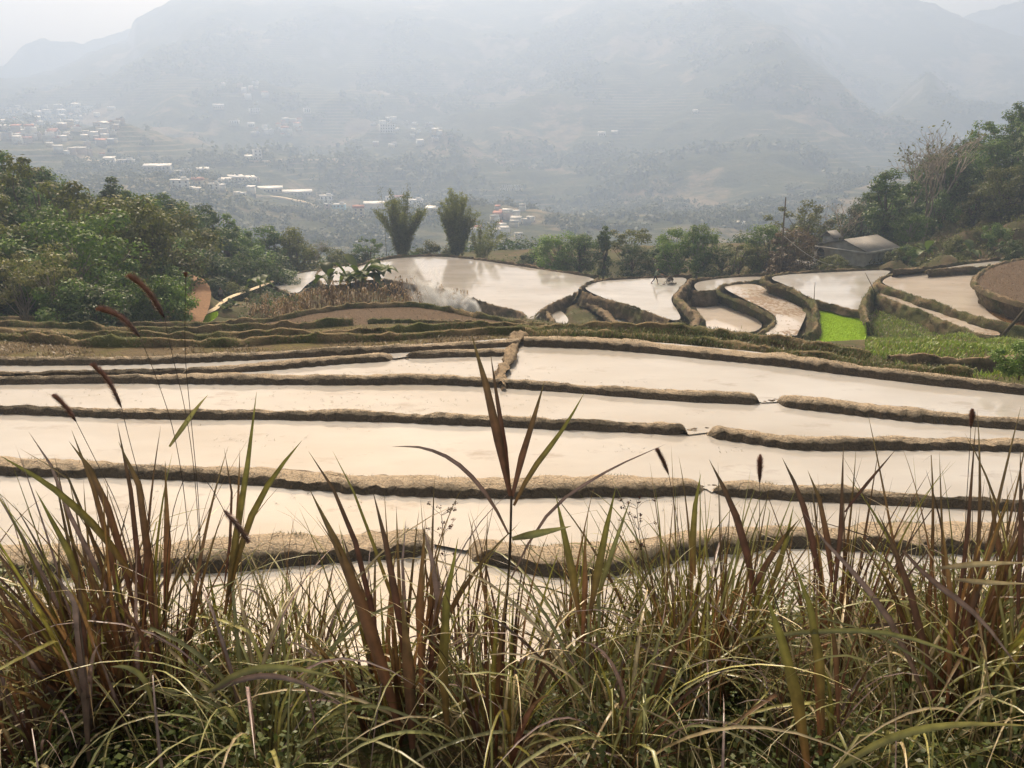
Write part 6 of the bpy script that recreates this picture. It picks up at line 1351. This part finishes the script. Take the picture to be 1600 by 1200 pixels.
# bits of straw, weed and clods lying in the near water
rs = np.random.default_rng(88); tb = MB()
for zz, y0, y1, n_ in ((W[1], 14.5, 17.6, 380), (W[2], 17.4, 20.5, 360), (W[3], 20, 23.2, 420), (W[4], 22.6, 27.5, 700)):
    x, y = rs.uniform(-22, 24, n_*3), rs.uniform(y0, y1, n_*3); s = fbm(x/3., y/1.5, 3, 51) > .05; x, y = x[s][:n_], y[s][:n_]; n = len(x); nb = 4
    P = np.repeat(np.stack([x, y, 0*x+zz-.004], 1), nb, 0)+rs.normal(size=(n*nb, 3))*[.03, .03, 0]; blades(P, rs.uniform(.015, .07, n*nb), .008, rs.uniform(.6, 2.2, n*nb), pick([(.14, .11, .06), (.08, .065, .04), (.10, .11, .04)], n*nb, rs), rs, 2, out=tb)
link('floating_debris', tb.mesh('floating_debris'), M['blade'], kind='stuff', label='bits of straw and weed lying in the near flooded fields', cat='debris')
# flowering stalks
def stalk(label, head, stem, dep, hw, seed):
    rs = np.random.default_rng(seed); P = smooth_line(np.array([PD(x, y, dep) for x, y in stem]), .02); b0 = P[-1]; root = empty('grass_stalk', b0, label=label, cat='grass stalk')
    m = MB(); m.tube(P-b0, np.linspace(.0011, .0016, len(P)), 5); link('stem', m.mesh('stem', True), bpy.data.materials['reed_stem'], parent=root)
    H = smooth_line(np.array([PD(x, y, dep) for x, y in head]), .006); k = len(H); t = np.linspace(0, 1, k); w_ = .72*hw*dep/FPX*(np.clip(t*6+.35, 0, 1)*np.clip((1-t)*7+.3, 0, 1))
    m = MB(); m.tube(H-b0, w_*.42, 7, col=(.075, .035, .030))
    n = 1500; a = rs.uniform(0, 1, n); Pc = np.stack([np.interp(a, t, H[:, q]) for q in range(3)], 1)-b0; ax = (H[0]-H[-1])/np.linalg.norm(H[0]-H[-1]); d = rs.normal(size=(n, 3)); d -= (d@ax)[:, None]*ax; d /= np.linalg.norm(d, axis=1)[:, None]; ww = np.interp(a, t, w_)[:, None]
    e = Pc+d*ww*rs.uniform(.6, 1.35, (n, 1))+ax*ww*1.5; sd = np.cross(d, ax)*.0006
    m.quads(np.stack([Pc-sd, Pc+sd, e+sd*.3, e-sd*.3], 1), np.broadcast_to(np.array([.22, .12, .10]), (n, 3))); link('seed_head', m.mesh('seed_head'), M['blade'], parent=root)
stalk('long reddish brown seed head leaning left, highest of the furry ones at the left', [(202, 433), (222, 445), (242, 468), (257, 496)], [(257, 496), (268, 550), (295, 660), (310, 800), (318, 1010)], 2.9, 10, 1)
stalk('purplish furry seed head leaning far left, just below the highest one', [(154, 484), (178, 489), (202, 504), (219, 527)], [(219, 527), (245, 590), (275, 680), (295, 820), (300, 1020)], 2.85, 9, 2)
stalk('dark brown seed head in front of the second strip of water at the left', [(144, 571), (162, 585), (178, 608), (190, 637)], [(190, 637), (205, 700), (228, 780), (245, 900), (250, 1030)], 2.8, 8, 3)
stalk('small dark seed head nearest the left edge', [(84, 619), (98, 630), (110, 644), (119, 659)], [(119, 659), (150, 720), (190, 800), (215, 900), (225, 1040)], 2.8, 7, 4)
stalk('brown seed head drooping down to the right of the largest reed clump', [(387, 846), (374, 824), (361, 808), (349, 796)], [(349, 796), (330, 760), (308, 735), (285, 745), (262, 830), (255, 1010)], 2.7, 9, 5)
stalk('upright dark seed head in front of the second mud bund at the right of centre', [(1188, 712), (1187, 730), (1187, 755)], [(1187, 755), (1187, 830), (1180, 930), (1165, 1050)], 2.75, 8, 6)
stalk('small purplish seed head leaning left above the second mud bund', [(1026, 702), (1033, 714), (1040, 728), (1045, 742)], [(1045, 742), (1056, 800), (1068, 880), (1080, 1040)], 2.8, 6, 7)
stalk('small upright seed head high over the fourth mud bund at the right', [(1519, 641), (1519, 654), (1517, 669)], [(1517, 669), (1514, 720), (1508, 820), (1500, 1040)], 2.85, 8, 8)
stalk('thin straight stalk with a tiny white tip rising highest at the left', [(290, 428), (290, 431), (290, 434)], [(290, 434), (289, 500), (289, 560), (297, 640), (305, 720), (312, 800), (318, 1040)], 2.9, 5, 9)
# loose grass and small herbs on the bank
rs = np.random.default_rng(71)
def scat(n, x0=-5.6, x1=5.6, y0=.9, y1=4.3): return rs.uniform(x0, x1, n), rs.uniform(y0, y1, n)
out = MB()
for n, L, th, kap, wd, pal in ((4500, (.18, .42), .5, (.4, 2.2), (.003, .007), {'s': 5, 'g': 2, 'y': 2, 'o': 2, 'd': 2, 'm': 1}), (1600, (.3, .62), .4, (.6, 2.2), (.004, .010), {'g': 3, 's': 2, 'o': 2, 'p': 1}), (2600, (.15, .4), .8, (.2, 1.4), (.002, .004), {'s': 5, 'd': 2, 'm': 1})):
    x, y = scat(n); keep = y < 2.05+.75*np.clip((np.abs(x+.35)-.5)/1.0, 0, 1.3)+rs.normal(0, .18, n); x, y = x[keep], y[keep]
    bs = np.stack([x, y, 0*x], 1)
    for a in range(0, len(bs), 100000): grow(out, bs, len(bs), L, th, kap, wd, pal, rs, rad=.03, seg=6)
x, y = rs.uniform(-7, 7, 2600), rs.uniform(4.6, 9.6, 2600); grow(out, np.stack([x, y, 0*x], 1), 2600, (.2, .5), .5, (.3, 1.8), (.004, .010), {'g': 3, 's': 3, 'o': 2}, rs, rad=.05, seg=5)
x = np.concatenate([rs.uniform(-2.6, -.75, 420), rs.uniform(.25, 2.6, 620)]); y = rs.uniform(2.1, 3.0, len(x)); grow(out, np.stack([x, y, 0*x], 1), len(x), (.35, .72), .3, (.1, 1.3), (.004, .010), {'o': 3, 'm': 2, 'g': 2, 's': 2, 'r': 1}, rs, rad=.05, seg=8)
link('grass', out.mesh('grass'), M['blade'], kind='stuff', label='loose straw coloured and green grass covering the near bank', cat='grass')
x, y = scat(5900); keep = (fbm(x/.5, y/.5, 3, 2) > -.08) & (y < 2.35+.8*np.clip((np.abs(x+.35)-.4)/1.0, 0, 1.4)); x, y = x[keep], y[keep]
c = np.stack([x, y, ZB(x, y)+rs.uniform(.02, .26, len(x))], 1); Pq, Nq = crown_points(c, np.full(len(c), .06), 15, rs, .6); Nq[:, 2] += 1.0; b = MB(); b.quads(leaf_quads(Pq, Nq, .022, rs, .72))
x, y = rs.uniform(-7, 7, 1500), rs.uniform(4.6, 9.4, 1500); c = np.stack([x, y, ZB(x, y)+rs.uniform(.02, .2, 1500)], 1); Pq, Nq = crown_points(c, np.full(len(c), .1), 7, rs, .6); Nq[:, 2] += 1.0; b.quads(leaf_quads(Pq, Nq, .05, rs, .7))
link('ground_herbs', b.mesh('ground_herbs'), M['leaf_weed'], kind='stuff', label='small leafed green herbs under the reeds on the near bank', cat='herbs')
# leafy bush at the right end of the dark bund
q = PZ(1592, 592, .2); root = empty('bush', q, label='dark leafy bush at the right edge beside the long dark bund', cat='bush'); tm, cm = TV['F'][0]
for nm_, me, mt in (('trunk', tm, M['bark']), ('crown', cm, M['leaf_mid'])):
    o = link(nm_, me, parent=root, sc_=(1.5, 1.5, 1.3)); o.material_slots[0].link = 'OBJECT'; o.material_slots[0].material = mt
# fine herb with round seed clusters
def herb(label, stem, dep, seed):
    rs = np.random.default_rng(seed); P = smooth_line(np.array([PD(x, y, dep) for x, y in stem]), .02); b0 = P[-1]; root = empty('flowering_herb', b0, label=label, cat='herb'); m = MB(); m.tube(P-b0, .0012, 5); s = MB()
    for k in range(16):
        a = P[rs.integers(0, max(2, len(P)//3))]-b0; e = a+np.array([rs.normal()*.045, rs.normal()*.03, rs.uniform(.01, .06)]); m.tube(limb(a, e, rs, -.1, 4), .0006, 3)
        Pq, Nq = crown_points(e[None], np.array([.010]), 14, rs); s.quads(leaf_quads(Pq, Nq, .006, rs, .9))
    link('stem', m.mesh('stem', True), bpy.data.materials['reed_stem'], parent=root); link('seed_cluster', s.mesh('seed_cluster'), M['seed'], parent=root)
herb('wiry herb with tiny dark seed clusters left of the tallest reed', [(690, 805), (695, 870), (705, 960), (712, 1060)], 2.75, 1)
herb('wiry herb with tiny dark seed clusters right of the tallest reed', [(995, 795), (1000, 850), (1015, 930), (1030, 1050)], 2.75, 2)

# ------------------------------------------------------------------ the air: pale smoke haze over the whole valley
bm = bmesh.new(); bmesh.ops.create_cube(bm, size=1.0); hz = bpy.data.meshes.new('haze')
for v in bm.verts: v.co = Vector((v.co.x*6000, 1500+v.co.y*3200, 113+v.co.z*586))
bm.to_mesh(hz); bm.free(); m, t = matf('haze')
vol = t.n('VolumePrincipled', {'Color': (.495, .655, .955, 1), 'Density': HAZE, 'Anisotropy': .35}); t.set(t.out.inputs['Volume'], vol)
link('haze', hz, m, kind='stuff', label='pale smoky haze filling the valley air', cat='haze')
